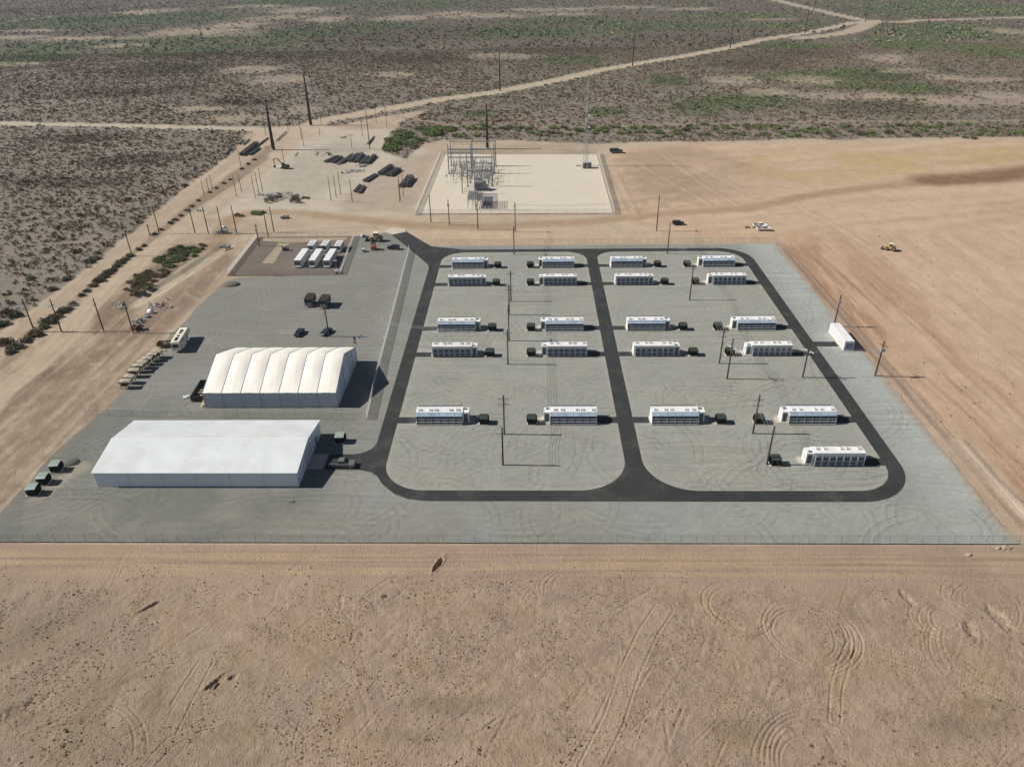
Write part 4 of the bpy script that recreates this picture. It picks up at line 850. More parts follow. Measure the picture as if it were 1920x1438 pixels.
def utility_trailer():
    x, y = at(312,650); t = thing('utility_trailer', 'rusty utility trailer loaded with scrap, hitched beside the camper', 'trailer', (x,y,0), R(4))
    MB().box(-2.2,2.0,-1.1,1.1,.6,.72).build('deck', M['brown'], t); b = MB()
    for s_ in (-1,1): b.box(-2.2,2.0,s_*1.1-.03,s_*1.1+.03,.72,1.5)
    b.box(-2.23,-2.17,-1.07,1.07,.72,1.5); b.build('side_rails', M['brown'], t)
    MB().tube((2.0,0,.6),(4.2,0,.5),.07,.07,6).build('drawbar', M['dark'], t); wheel_parts(t, (-.4,), 1.25, .36)
    ld = MB(); rr = random.Random(2)
    for i in range(14): ld.cbox((rr.uniform(-1.8,1.6),rr.uniform(-.8,.8),rr.uniform(.9,1.5)),(rr.uniform(.4,1.6),rr.uniform(.2,.7),rr.uniform(.2,.5)),rr.uniform(0,3),rr.uniform(-.4,.4))
    ld.build('load', M['brown'], t)
utility_trailer()
x, y = at(300,659); m = MB(); m.cbox((0,0,.15),(3.2,.5,.25),.05); m.cbox((.4,.8,.12),(2.2,.35,.2),-.1); m.cbox((-.3,-.5,.1),(1.5,.3,.15),.4); tag(m.build('scrap_board', M['rock'], loc=(x,y,0)), 'flat pale boards lying on the ground in front of the rusty trailer', 'boards')
# tan equipment racks
def rack():
    t = thing('equipment_rack', 'x', 'rack')
    f = MB()
    for x_ in (-1.0,0,1.0):
        for y_ in (-.6,.6): f.box(x_-.05,x_+.05,y_-.05,y_+.05,0,1.9)
    f.box(-1.1,1.1,-.65,-.55,.9,1.0); f.box(-1.1,1.1,.55,.65,.9,1.0); f.build('frame', M['brown'], t)
    c = MB(); c.loft([[(-1.25,y_,1.9),( 1.25,y_,1.9),(1.2,y_,2.25),(0,y_,2.45),(-1.2,y_,2.3)] for y_ in (-.8,0,.8)]); c.build('cover', M['olive'], t)
    d = MB(); d.box(-.9,.3,-.5,.5,1.0,1.6); d.tube((.4,-.5,1.3),(.4,.5,1.3),.3,.3,8); d.build('machinery', M['dark'], t)
    a_ = MB(); a_.tube((-1.9,0,1.9),(-1.1,0,1.95),.07,.07,6); a_.build('arm', M['dark'], t)
    MB().box(-2.0,2.2,-.05,.05,0,.1).build('skid', M['rock'], t)
    return t
rk = rack(); rk.scale = (1.15,1.12,1.0); pts = [(235,731),(242,722),(251,710),(259,701),(267,694),(276,687),(285,680),(294,674)]
for i, p in enumerate(pts):
    x, y = at(*p); lab = ['nearest','second nearest','third','fourth','fifth','sixth','seventh','farthest'][i]+' tan-topped machine in the row at the left gravel edge'
    if i == 0: rk.location = (x,y+1,0); rk.rotation_euler = (0,0,R(6)); rk['label'] = lab; rk['group'] = 'tan machines in a row'
    else: dup(rk, (x,y+1,0), R([0,-5,4,10,-8,3,12,-6][i]), lab, 'tan machines in a row')
# dark louvred trailers
def load_trailer():
    t = thing('louvred_trailer', 'x', 'trailer', group='dark louvred trailers in the yard')
    MB().box(-1.3,1.3,-2.4,2.4,.7,2.9).build('body', M['darkbrown'], t)
    g = MB()
    for i in range(12): y = -2.2+i*.4; g.box(-1.15,1.15,y-.04,y+.04,2.94,3.02)
    g.box(-1.3,-1.15,-2.4,2.4,2.9,3.05); g.box(1.15,1.3,-2.4,2.4,2.9,3.05); g.build('roof_louvre', M['brown'], t)
    r_ = MB().box(-1.15,1.15,-2.45,-2.4,.9,2.6).build('rear_panel', M['dark'], t)
    for x in (-.6,.1,.7): MB().box(x-.2,x+.2,-2.5,-2.45,.9,1.5).build('fitting', M['galv'], r_)
    MB().box(-1.4,1.4,-2.9,-2.4,.55,.65).build('step', M['brown'], t)
    for y in (-.6,.5):
        for s_ in (-1,1): MB().tube((s_*1.0,y,.4),(s_*1.3,y,.4),.4,.4,12).build('wheel', M['tyre'], t)
    return t
lt = load_trailer(); lt['label'] = 'dark brown louvred trailer in the open yard, left of a pair'; lt.location = (-71.0,218.4,.02)
dup(lt, (-66.0,217.3,.02), R(-3), 'dark brown louvred trailer in the open yard, right of a pair')
# dumpster and debris
t = thing('dumpster', 'dark open-top roll-off dumpster at the left end of the fabric shed', 'dumpster', (-85.2,162.9,.02), R(4))
b = MB(); b.box(-1.9,-1.8,-4.2,4.2,.2,1.7); b.box(1.8,1.9,-4.2,4.2,.2,1.7); b.box(-1.8,1.8,-4.2,-4.1,.2,1.7); b.box(-1.8,1.8,4.1,4.2,.2,1.7); b.box(-1.8,1.8,-4.1,4.1,.2,.3)
for y in range(-4,5): b.box(-2.0,-1.9,y-.08,y+.08,.2,1.6); b.box(1.9,2.0,y-.08,y+.08,.2,1.6)
b.build('body', M['dumpster'], t)
tm = MB(); tm.cbox((.4,-1.0,.9),(2.3,.3,.25),.5,0,.2); tm.cbox((.1,.2,1.0),(2.0,.25,.2),.9,.1,.3); tm.cbox((.9,-2.2,.9),(1.6,.4,.3),.3,0,-.2); tag(tm.build('timber_offcuts', M['wood2'], loc=(-85.2,162.9,.02)), 'pale broken timber lying inside the dark dumpster', 'timber')
def lump(name, label, cat, loc, sz, material, seed, sub=2, group=None):
    import bmesh
    bm = bmesh.new(); bmesh.ops.create_icosphere(bm, subdivisions=sub, radius=1); rr = random.Random(seed)
    for v_ in bm.verts: k = rr.uniform(.75,1.2) if sub < 3 else rr.uniform(.96,1.04); v_.co = Vector((v_.co.x*sz[0]*k, v_.co.y*sz[1]*k, max(0, v_.co.z*sz[2]*k)))
    me = bpy.data.meshes.new(name); bm.to_mesh(me); bm.free(); me.materials.append(material)
    me.polygons.foreach_set('use_smooth', [sub > 2]*len(me.polygons)); o = bpy.data.objects.new(name, me); COL.objects.link(o); o.location = (loc[0],loc[1],loc[2] if len(loc) > 2 else -.05); return tag(o, label, cat, group)
lump('packing_bag', 'tan bulk bag at the corner of the fabric shed, upper of two', 'bag', (-82.9,158.4), (.9,.8,1.4), M['wood2'], 1)
lump('packing_bag', 'tan bulk bag at the corner of the fabric shed, lower of two', 'bag', (-82.7,156.6), (.8,.7,1.0), M['wood2'], 2)
m = MB(); m.cbox((0,0,.15),(1.6,1.1,.25),.4,.1); m.cbox((.3,.2,.4),(1.0,.8,.1),.9,.2); tag(m.build('crumpled_sheeting', M['offwhite'], loc=(*at(350,745),0)), 'crumpled pale sheeting on the gravel left of the dumpster', 'sheeting')
# flag on a pole behind the fabric shed
x, y = at(657,672); t = thing('flagpole', 'short flagpole with a drooping red, white and blue flag behind the fabric shed', 'flagpole', (-48.9,181.6,0))
MB().tube((0,0,0),(0,0,7.2),.06,.04,8).build('pole', M['galv'], t)
for i, (mm, z0, z1) in enumerate((('flagb',6.2,7.0),('flagw',5.75,6.2),('flagr',5.0,5.75))):
    MB().add([(.04,0,z1),(.5,.12,z1-.35),(.8,-.05,z1-.75),(.8,-.05,z0-.75),(.45,.1,z0-.35),(.04,0,z0)],[(0,1,4,5),(1,2,3,4)]).build('flag_stripe', M[mm], t, fix=False)
# tractor, orange lift, light towers
def loader(name, label, paint, loc, rz, sc_=1.0):
    t = thing(name, label, 'tractor', loc, rz)
    b = MB(); b.prism([(-2.2,.8),(-2.2,1.6),(-.6,1.8),(1.6,1.6),(2.2,1.2),(2.2,.7),(0,.5)], -.7, .7); b.build('chassis', M[paint], t)
    c = MB(); c.box(-.8,.7,-.75,.75,1.7,2.0)
    for x_ in (-.75,.65):
        for y_ in (-.7,.7): c.box(x_-.05,x_+.05,y_-.05,y_+.05,2.0,2.9)
    c.build('cab_frame', M[paint], t); MB().box(-.7,.6,-.66,.66,2.0,2.85).build('cab_glass', M['glass'], t); MB().box(-1.0,.9,-.85,.85,2.9,3.02).build('cab_roof', M['cream'], t)
    for x_, r_ in ((-1.3,.85),(1.5,.7)):
        for s_ in (-1,1): 
            w_ = MB().tube((x_,s_*.75,r_),(x_,s_*1.25,r_),r_,r_,16).build('wheel', M['tyre'], t); MB().tube((x_,s_*1.25,r_),(x_,s_*1.27,r_),r_*.5,r_*.5,10).build('rim', M[paint], w_)
    a = MB(); a.tube((1.0,-.5,1.5),(3.2,-.5,.7),.12,.12,6); a.tube((1.0,.5,1.5),(3.2,.5,.7),.12,.12,6); a.build('lift_arm', M[paint], t)
    MB().loft([[(3.1,y_,.2),(3.1,y_,1.1),(3.3,y_,1.1),(3.9,y_,.15),(3.8,y_,.08)] for y_ in (-1.2,1.2)]).build('bucket', M['dark'], t)
    t.scale = (sc_,)*3; return t
loader('backhoe_tractor', 'tan tractor with front bucket beside the entrance gravel', 'tan', (*at(706,452),.03), R(172), 1.15)
loader('yellow_loader', 'yellow wheel loader alone on the graded dirt at right', 'yellow', (*at(1669,469),0), R(150), .85)
x, y = at(701,468); t = thing('orange_forklift', 'bright orange forklift with black roof beside the black car', 'forklift', (x,y,.03), R(95))
MB().loft([[(-1.3,y_,.4),(-1.3,y_,1.7),(-.6,y_,1.9),(.4,y_,1.2),(1.1,y_,1.1),(1.2,y_,.4)] for y_ in (-.85,.85)]).build('chassis', M['orange'], t)
f = MB()
for x_ in (-.9,.6):
    for y_ in (-.75,.75): f.box(x_-.05,x_+.05,y_-.05,y_+.05,1.1,2.5)
f.box(-1.0,.7,-.85,.85,2.5,2.6); f.build('overhead_guard', M['black'], t)
f = MB(); f.box(1.2,1.3,-.6,-.45,.2,3.2); f.box(1.2,1.3,.45,.6,.2,3.2); f.box(1.3,2.5,-.5,-.35,.2,.28); f.box(1.3,2.5,.35,.5,.2,.28); f.build('mast', M['black'], t); wheel_parts(t, (-.8,.8), .98, .42)
def light_tower(label, loc, h, rz=0.0):
    t = thing('light_tower', label, 'light tower', loc, rz)
    MB().box(-.8,.8,-.5,.5,.35,1.2).build('generator_box', M['offwhite'], t); MB().tube((.7,0,.4),(1.9,0,.4),.04,.04,6).build('drawbar', M['galvd'], t)
    MB().tube((0,0,1.2),(0,0,h),.08,.05,8).build('mast', M['galv'], t); l = MB()
    for s_ in (-.5,-.17,.17,.5): l.cbox((s_,-.1,h),(.28,.15,.25),0,.4)
    l.build('lamp_head', M['strobe'], t); MB().box(-1.6,1.6,-.06,.06,.3,.38).build('outrigger', M['galvd'], t)
    for s_ in (-1,1): MB().tube((0,s_*.5,.3),(0,s_*.65,.3),.3,.3,10).build('wheel', M['tyre'], t)
light_tower('white mobile light tower beside the orange forklift', (*at(682,472),.03), 6.0, R(95))
light_tower('white mobile light tower at the compound corner beside the long containers', (*at(632,513),.03), 4.9, R(10))
light_tower('white light tower at the back corner of the fenced compound', (*at(681,445),.03), 2.4, R(40))
x, y = at(536,470); t = thing('pump_stand', 'dusty blue pump machine standing left of the compound containers', 'pump', (x,y,.03))
MB().box(-1.0,1.0,-.6,.6,.15,.4).build('skid', M['dark'], t); MB().tube((-.7,0,.9),(.4,0,.9),.45,.45,12).build('motor', M['purple'], t); MB().box(-.2,.3,-.3,.3,1.3,2.0).build('control_box', M['offwhite'], t)
f = MB(); f.box(-1.1,-1.0,-.6,.6,.4,1.6); f.box(1.0,1.1,-.6,.6,.4,1.3); f.box(-1.1,1.1,-.6,-.5,1.2,1.3); f.build('guard_frame', M['brown'], t)
# gravel mounds
lump('gravel_mound', 'small grey gravel mound at the top left edge of the yard', 'gravel pile', (*at(433,534),-.1), (3.2,2.2,1.1), M['gravelpile'], 5, 3)
lump('gravel_mound', 'low grey gravel mound behind the three spare transformers', 'gravel pile', (*at(131,867),-.1), (2.3,1.5,.9), M['gravelpile'], 6, 3)
lump('gravel_mound', 'tiny heap of gravel on the yard in front of the metal warehouse', 'gravel pile', (*at(546,941),-.05), (.9,.5,.35), M['gravelpile'], 7, 2)
# ------------------------------------------------------------------ poles and wires
def pole(b, tp, label, group=None, arms=(), r0=.22, r1=.16, mt='wood', extra=None, name='utility_pole', cat='utility pole', zoff=0.0, h=None):
    x, y = at(*b); h = h or max(2.5, height_of(b, tp)); t = thing(name, label, cat, (x,y,zoff), group=group)
    MB().tube((0,0,0),(0,0,h),r0,r1,10).build('shaft', M[mt], t, smooth=False)
    for dz, L_, an, m_ in arms:
        z = h-dz; c, s_ = math.cos(an), math.sin(an); o = .2
        a = MB(); a.cbox((-s_*o,c*o,z),(L_,.12,.14),an); a.tube((-s_*.1,c*.1,z-.7),(L_*.28*c,L_*.28*s_,z-.05),.025,.025,5); a.tube((-s_*.1,c*.1,z-.7),(-L_*.28*c,-L_*.28*s_,z-.05),.025,.025,5)
        ao = a.build('crossarm', M[m_], t)
        i_ = MB()
        for q in (-.45,-.15,.15,.45): px_, py_ = q*L_*c-s_*o, q*L_*s_+c*o; i_.tube((px_,py_,z+.07),(px_,py_,z+.32),.06,.04,6)
        i_.build('insulator', M['insul'], ao)
    if extra == 'can': 
        k = MB(); 
        for q in (-.45,0,.45): k.tube((q,-.4,h-2.9),(q,-.4,h-1.9),.2,.2,10)
        k.build('transformer_can', M['galv'], t)
    elif extra == 'switch':
        k = MB(); k.cbox((0,-.3,h-2.2),(.9,.4,.6)); k.tube((0,-.2,h-5),(0,-.2,h-2.4),.03,.03,5); k.build('switch_box', M['galv'], t)
    return dict(x=x, y=y, h=h, t=t)
def wire(p0, p1, sag, label, group, r_=.028):
    m = MB(); n = 10; pts = []
    for i in range(n+1):
        q = i/n; pts.append(Vector(p0)*(1-q)+Vector(p1)*q-Vector((0,0,sag*4*q*(1-q))))
    for i in range(n): m.tube(pts[i], pts[i+1], r_, r_, 3, False)
    tag(m.build('overhead_wire', M['wire'], fix=False), label, 'power line', group)
def span(a, b, offs, dz, label, group, sag=.5, dirx=None, dz2=None):
    ax = Vector((a['x'],a['y'],a['h']-dz)); bx = Vector((b['x'],b['y'],b['h']-(dz if dz2 is None else dz2)))
    d = (bx-ax); d.z = 0; d.normalize(); nrm = Vector((-d.y,d.x,0)) if dirx is None else Vector(dirx)
    for o in offs: wire(ax+nrm*o, bx+nrm*o, sag, label, group)
AX = 0.0
g1 = 'poles down the middle of the left island'
mid = []
for i, (b, tp, lab, arms) in enumerate([
  ((963.8,477.6),(961.8,425.7),'dark pole at the back edge of the left island, beside the back road',[(1.0,2.4,1.5,'galvd')]),
  ((958,565.8),(956.3,507.8),'pole between the second and third container rows, farther of the close pair',[(1.2,2.4,AX,'galvd')]),
  ((954.8,590.6),(955,532.5),'pole between the second and third container rows, nearer of the close pair',[(1.0,2.4,AX,'galvd'),(2.1,2.4,AX,'galvd')]),
  ((954.4,639.3),(953.4,572.5),'pole between the third and fourth container rows, farther of the close pair',[(1.4,2.6,1.45,'wood')]),
  ((952.3,683.5),(950.2,618.4),'pole just behind the fourth container row, nearer of the close pair',[(1.2,2.4,AX,'galvd')]),
  ((945.6,814.5),(942.6,741.4),'crossarmed pole between the two front containers of the left island',[(1.0,2.6,AX,'galvd'),(2.6,2.6,AX,'galvd')]),
  ((943,872),(940.6,801),'end pole in front of the left island containers, nearest the front fence',[(1.9,2.4,AX,'galvd')])]):
    mid.append(pole(b, tp, lab, g1, arms))
for i in range(6): span(mid[i], mid[i+1], (-1.05,-.35,.35,1.05), .9 if i else 1.1, 'thin bare overhead wires strung along the left island pole line', 'overhead wires along the left island', .35, (1,0,0))
g2 = 'poles down the right island'
rp = []
for b, tp, lab, arms, ex in [
  ((1230.8,432.8),(1237.2,366.7),'tall dark pole on the dirt behind the site, left of the moving dark car',[(1.6,2.4,1.4,'galvd')],None),
  ((1251.2,475.8),(1257.2,417.5),'pole at the back edge of the right island beside the back road',[],None),
  ((1292.8,563.1),(1300.5,496.3),'pole on the right island in front of the second container row',[(1.6,2.4,.1,'galvd')],None),
  ((1348.5,682),(1358.9,616.3),'pole on the right island in front of the fourth row, farther of two',[(1.2,2.4,.1,'galvd'),(2.6,2.4,.1,'galvd')],None),
  ((1363.1,710.8),(1376.2,635),'nearer of two poles before the fourth row on the right island, skewed pale arm',[(2.6,3.2,-1.0,'roofwhite')],None),
  ((1411.4,813.3),(1424,740.4),'pole left of the front transformer pair on the right island, two crossarms',[(1.6,2.6,.1,'galvd'),(3.0,2.6,.1,'galvd')],None),
  ((1437.7,871),(1452.5,798.7),'end pole beside the single front right transformer',[(1.7,2.4,.05,'roofwhite')],None)]:
    rp.append(pole(b, tp, lab, g2, arms, extra=ex))
for i in range(6): span(rp[i], rp[i+1], (-1.05,-.35,.35,1.05), 1.3, 'thin bare overhead wires strung along the right island pole line', 'overhead wires along the right island', .4)
e1 = pole((1504.6,708.1),(1518.5,640.3), 'pole at the right road opposite the isolated white building, with a skewed pale arm', None, [(2.8,3.2,-1.0,'roofwhite')])
e2 = pole((1563.5,612),(1578.9,553.3), 'pole standing behind the isolated white building', None, [], extra='switch')
e3 = pole((1640.6,704.8),(1658.9,640), 'pole with equipment beside the right fence, in front of the isolated white building', None, [(1.3,2.6,-1.0,'wood')], extra='can')
span(rp[4], e1, (-.8,0,.8), 2.6, 'wires crossing the right road between the skewed-arm poles', 'wires across the right road', .3); span(e1, e3, (-.8,0,.8), 2.6, 'wires crossing the right road between the skewed-arm poles', 'wires across the right road', .3)
span(e3, e2, (0,), 1.0, 'single wire running along the right fence between its two poles', None, .4)
pole((1453.5,470),(1451,450), 'short thin post at the back right fence corner', None, [], .06, .05, 'galvd', name='corner_post', cat='post')
# west line of four + yard pole
g3 = 'row of four dark poles at the left'
wl = []
for b, tp, lab, arms in [((64.5,621),(41,560.7),'leftmost of four dark poles across the left dirt roads',[(1.6,2.4,1.3,'galvd'),(3.0,2.4,1.3,'galvd')]),
  ((115.5,621.7),(93,561),'second from left of four dark poles, amid the roadside shrubs',[(2.2,2.4,1.3,'galvd')]),
  ((194.5,620.5),(173,559.5),'third from left of four dark poles, on the wide dirt road',[(2.2,1.2,1.3,'galvd')]),
  ((250,623.7),(230.5,565),'rightmost of four dark poles, beside the red scrap heap',[(1.0,1.2,1.3,'galvd')])]: wl.append(pole(b, tp, lab, g3, arms))
yp = pole((617,631),(608.8,578), 'lone pole standing in the open gravel yard between two parked cars and the trailers', None, [(1.6,2.4,1.45,'wood')])
for a_, b_ in zip(wl[:-1], wl[1:]): span(a_, b_, (-.9,-.3,.3,.9), 2.0, 'bright wires joining the four dark poles at the left', 'bright wires at the left poles', .3)
span(wl[3], yp, (-.9,-.3,.3), 1.4, 'long bright wires crossing above the open gravel yard', 'long wires over the yard', 1.0)
span(yp, mid[4], (-.9,-.3,.3), 1.4, 'long bright wires crossing above the open gravel yard', 'long wires over the yard', 1.0)
L0 = dict(x=wl[0]['x']-60, y=wl[0]['y']-1, h=wl[0]['h']); span(L0, wl[0], (-.9,-.3,.3,.9), 2.0, 'bright wires leaving the photo left of the four dark poles', 'wires leaving at left', .8)
def guy(p, dx, dy, label): wire((p['x'],p['y'],p['h']-1.2), (p['x']+dx,p['y']+dy,0), 0, label, None, .02)
guy(mid[6], -.2, -6.5, 'guy wire anchoring the front end pole of the left island'); guy(rp[6], 1.2, -6.0, 'guy wire anchoring the front end pole of the right island')
guy(wl[0], -5, 6, 'guy wire behind the leftmost of the four dark poles')
# row behind: five on the back left, plus compound poles
g4 = 'row of dark poles at the dirt junction'
jl = []
for i, (b, tp) in enumerate([((298.7,437.5),(286.7,387)),((366,438),(353,388)),((391,438),(380,388)),((417.5,438),(406,387)),((444,437.5),(431.7,385.7))]):
    lab = ['leftmost of five dark poles in a row at the dirt junction, on the left road','second of five dark poles in a row at the dirt junction, carrying switchgear','middle of five dark poles in a row at the dirt junction','fourth of five dark poles in a row, rising from the fenced valve cluster','rightmost of five dark poles in a row at the dirt junction'][i]
    jl.append(pole(b, tp, lab, g4, [(1.2,1.6,1.3,'galvd')] if i in (0,1) else [], extra='switch' if i == 1 else None))
pl = [((247.5,479.5),(233.7,432.5),'crossarmed pole between the two left dirt roads, left of the ditch shrubs',[(1.4,2.4,0,'galvd')],None),
  ((281.7,442.5),(275,421),'short pole beside the left dirt road near the junction row',[(.6,1.6,0,'galvd')],None),
  ((486.8,462),(478.4,420.5),'crossarmed pole at the back left corner of the fenced compound',[(.9,2.6,0,'roofwhite')],'switch'),
  ((503,444.5),(493.5,394.4),'bare pole just behind the compound back fence, left one',[],None),
  ((513.9,435.5),(504.9,387.8),'bare pole behind the compound back fence, right one',[],None)]
pp_ = [pole(b, tp, l, None, a_, extra=e) for b, tp, l, a_, e in pl]
# service poles in front of substation
fp = []
for b, tp, l in [((808.3,416.7),(805.7,365),'leftmost dark pole in front of the substation fence'),((842.6,421.5),(840.5,374.5),'second dark pole in front of the substation fence, with a small box'),
   ((896.2,430),(894.5,378.8),'third dark pole in front of the substation fence, right before the steel frame'),((966,434.7),(964.3,379.2),'rightmost dark pole in front of the substation fence')]:
    fp.append(pole(b, tp, l, 'dark poles before the substation', [(1.5,2.4,1.4,'wood')] if b[0] > 890 else [], extra='switch' if b[0] in (842.6,) else None))
span(fp[3], mid[0], (-.9,-.3,.3,.9), .8, 'wires from the substation front pole to the back of the left island', 'feeder wires to the left island', .3)
span(fp[3], rp[0], (-.9,0,.9), 1.0, 'long wires behind the back road between two dark poles', 'wires behind the back road', 1.5)
# storage-yard bare poles
g5 = 'bare thin poles standing in the back storage yard'
yard = [((492.7,360),(484,315)),((485.7,365),(477.7,321.7)),((479,371.7),(470,328)),((453,360),(446.7,325)),((444,369),(435,328)),((398,355),(393,328)),((392,360),(386.7,335)),((383,365.7),(378,338)),
  ((452,312.7),(448.7,281.7)),((534,312.7),(529,278)),((621,376.8),(615.6,330)),((630.6,371),(625.5,328)),((638.7,365),(632.5,321.8)),((750,381),(745,336.8)),((751,375.3),(748,331)),((757,369.7),(753,327.4))]
cl_ = {0:('triple of thin poles beside the cable reels',),8:('thin pole at the left road bend beside the dark pipe bundle',),9:('thin pole behind the small excavator',)}
ylab = ['farthest of three thin poles by the cable reels','middle of three thin poles by the cable reels','nearest of three thin poles by the cable reels','farther of two thin poles on the wide road at left of the reels','nearer of two thin poles on the wide road at left of the reels',
  'farthest of three small poles at the edge of the scrub','middle of three small poles at the edge of the scrub','nearest of three small poles at the edge of the scrub','thin pole beside the long dark pipe bundle left of the road','thin pole rising directly behind the brown excavator',
  'left one of three thin poles left of the short pipe stacks','middle one of three thin poles left of the short pipe stacks','right one of three thin poles left of the short pipe stacks','nearest of three clustered poles left of the substation corner','middle of three clustered poles left of the substation corner','farthest of three clustered poles left of the substation corner']
yo = [pole(b, tp, ylab[i], g5, [], .16, .11, 'woodgrey') for i, (b, tp) in enumerate(yard)]
pole((660.7,379),(655.6,335.9), 'single dark pole just left of the smallest pipe stack', None, [], .18, .12)
far_thin = [((396.7,242.7),(391.7,213),'thin pole standing on the pale far left road'),((499,255),(494,210),'thin pole just left of the nearer tall rusty mast'),((540.7,246),(536,215),'thin pole at the road corner between the two tall rusty masts, left'),
  ((550,238),(547,213),'faint thin pole beyond the road corner between the rusty masts'),((570,276),(566.7,240),'nearer of two thin poles right of the road corner'),((565.7,261.7),(559,210.7),'taller thin pole right of the road corner'),
  ((600,256.7),(598,240),'short thin pole in front of the farther rusty mast'),((602.7,235),(600.7,210),'thin pole just right of the farther rusty mast'),((680,256),(677.6,225),'thin pole left of the tall switching pole in the far yard'),
  ((705.7,230.7),(704.4,202.5),'thin pole on the far dirt road behind the green thicket'),((725.5,240),(723.6,199),'lattice-clad pole at the left end of the green thicket'),((145,243),(143,232),'tiny far post beside the pale left road'),((291,246),(288,236),'tiny second far post beside the pale left road')]
ft_ = [pole(b, tp, l, None, [(1.0,1.6,0,'woodgrey')] if b[0] in (680,725.5) else [], .16, .11, 'woodgrey') for b, tp, l in far_thin]
pole((693.5,279.5),(687,209), 'tall thin dark pole in the far yard, right of the T-shaped pole', None, [(3,2.4,0,'galvd')], .26, .16)
pole((660,279),(657,253), 'short T-shaped pole with a wide crossarm in the far fenced yard', None, [(.3,5.0,0,'wood')], .16, .12)
# tall rusty masts and far line
for b, tp, l in [((583,235),(568,140),'farther and taller of two thick rusty steel masts'),((513,281),(495,192),'nearer of two thick rusty steel masts, beside the dirt road'),((914,279),(911,195),'thick rusty steel mast behind the substation')]:
    h = height_of(b, tp); x, y = at(*b); t = thing('steel_mast', l, 'mast', (x,y,0), group='thick rusty steel masts')
    MB().tube((0,0,0),(0,0,h),1.0 if b[0] < 800 else .8,.55,14).build('shaft', M['corten'], t, smooth=True)
    MB().tube((0,0,0),(0,0,.5),1.15,1.15,14).build('footing', M['concrete'], t)
    c = MB()
    for i in range(int(h)): c.cbox((.7-.35*i/h,0,i+.6),(.3,.05,.05))
    c.build('climbing_steps', M['corten'], t)
    for dz in (1.2,4.0,6.8): 
        MB().tube((-.35,0,h-dz),(-1.0,0,h-dz+.1),.09,.05,6).build('insulator', M['insul'], t)
fl = []
for b, tp, l in [((937.3,170.7),(936.3,95),'nearest pole of the far line beside the diagonal dirt road'),((1186,125),(1189.3,58.3),'second pole of the far line beside the diagonal dirt road'),((1369,90.7),(1374.7,36),'third pole of the far line beside the diagonal dirt road'),
   ((1509,64),(1517.7,16.7),'fourth pole of the far line, before the road fork'),((1622,41.7),(1631.5,-6),'fifth pole of the far line, standing at the road fork'),((1525,20.7),(1528,-3),'far pole beyond the road fork, cut by the photo top'),((1456,4),(1458,-14),'farthest pole at the very top of the photo')]:
    fl.append(pole(b, tp, l, None, [(2.0,3,1.1,'wood')], .6, .36, 'corten', name='transmission_pole', cat='power pole'))
for a_, b_ in zip(fl[:4], fl[1:5]): span(a_, b_, (-1.2,1.2), 1.8, 'very thin wires along the far pole line', 'wires along the far line', 3)
# ------------------------------------------------------------------ fences
def fence(name, label, pts, h=2.1, step=3.05, mesh='mesh', z=0.0, post=.035, rail=True, group=None):
    t = thing(name, label, 'fence', (pts[0][0],pts[0][1],z), group=group); ox, oy = pts[0]
    pm = MB().tube((0,0,0),(0,0,h+.05),post,post,6).mesh('post', M['galvd']); k = 0; msh = MB(); mshy = MB(); rl = MB()
    for (ax, ay), (bx, by) in zip(pts[:-1], pts[1:]):
        L_ = math.hypot(bx-ax, by-ay); n = max(1, round(L_/step))
        for i in range(n + 1):
            q = i/n; x, y = ax+(bx-ax)*q-ox, ay+(by-ay)*q-oy
            if i == n and (bx, by) != pts[-1]: continue
            if k < 100:
                o = bpy.data.objects.new('post', pm); COL.objects.link(o); o.parent = t; o.location = (x,y,0); k += 1
        d = Vector((bx-ax,by-ay,0)).normalized(); nn = Vector((-d.y,d.x,0))*.006
        a0 = Vector((ax-ox,ay-oy,.03)); b0 = Vector((bx-ox,by-oy,.03)); uu = Vector((0,0,h-.05))
        MB().add([a0,b0,b0+uu,a0+uu],[(0,1,2,3)]).build('chain_mesh', M['mesh_sunlit' if abs(d.y) > .5 and mesh == 'mesh_sunlit' else 'mesh'], t, fix=False)
        rl.tube(a0+uu, b0+uu, .03, .03, 5); rl.tube(a0, b0, .018, .018, 4)
    rl.build('rail', M['galvd'], t); return t
fence('chain_link_fence', 'long chain-link fence along the front edge of the gravel site', [(-118,107.0),(96.9,107.0)])
fence('chain_link_fence', 'chain-link fence running up the whole right side of the gravel site', [(96.9,107.2),(96.5,140),(96.5,200),(95.4,272.6)], step=3.2)
fence('chain_link_fence', 'chain-link fence along the back of the gravel site behind the back road', [(95.2,272.9),(-24,272.9),(-39.5,273.6)])
fence('chain_link_fence', 'inner chain-link fence between the sheds and the left road', [(-45.6,268.0),(-42.9,210),(-41.6,180),(-39.9,150.2),(-75,151.2),(-111,152.4)], mesh='mesh_sunlit')
fence('compound_fence', 'chain-link fence around the small transformer compound', [(-66.9,242.8),(-107.4,243.4),(-109.4,283.1),(-70.0,283.4),(-66.9,243.0)], mesh='mesh_sunlit', step=3.0)
sub = [at(777,403.5),at(1152,402.5),at(1121,288.5),at(826,288.5)]
fence('substation_fence', 'chain-link fence around the pale substation pad', [sub[0],sub[1],sub[2],sub[3],(sub[0][0]+.05,sub[0][1]+.1)], h=2.4, step=4.2, mesh='mesh_sunlit')
fy = [at(592,285),at(790,284),at(700,262),at(610,262)]
fence('yard_fence', 'light fence round the far utility yard below the rusty masts', [at(590,286),at(716,283)], h=2.0, step=4)
fence('valve_fence', 'low grey fence around the valve cluster at the dirt junction', [at(400,442),at(440,442),at(442,434),at(402,434),at(400,441.8)], h=1.4, step=1.5)
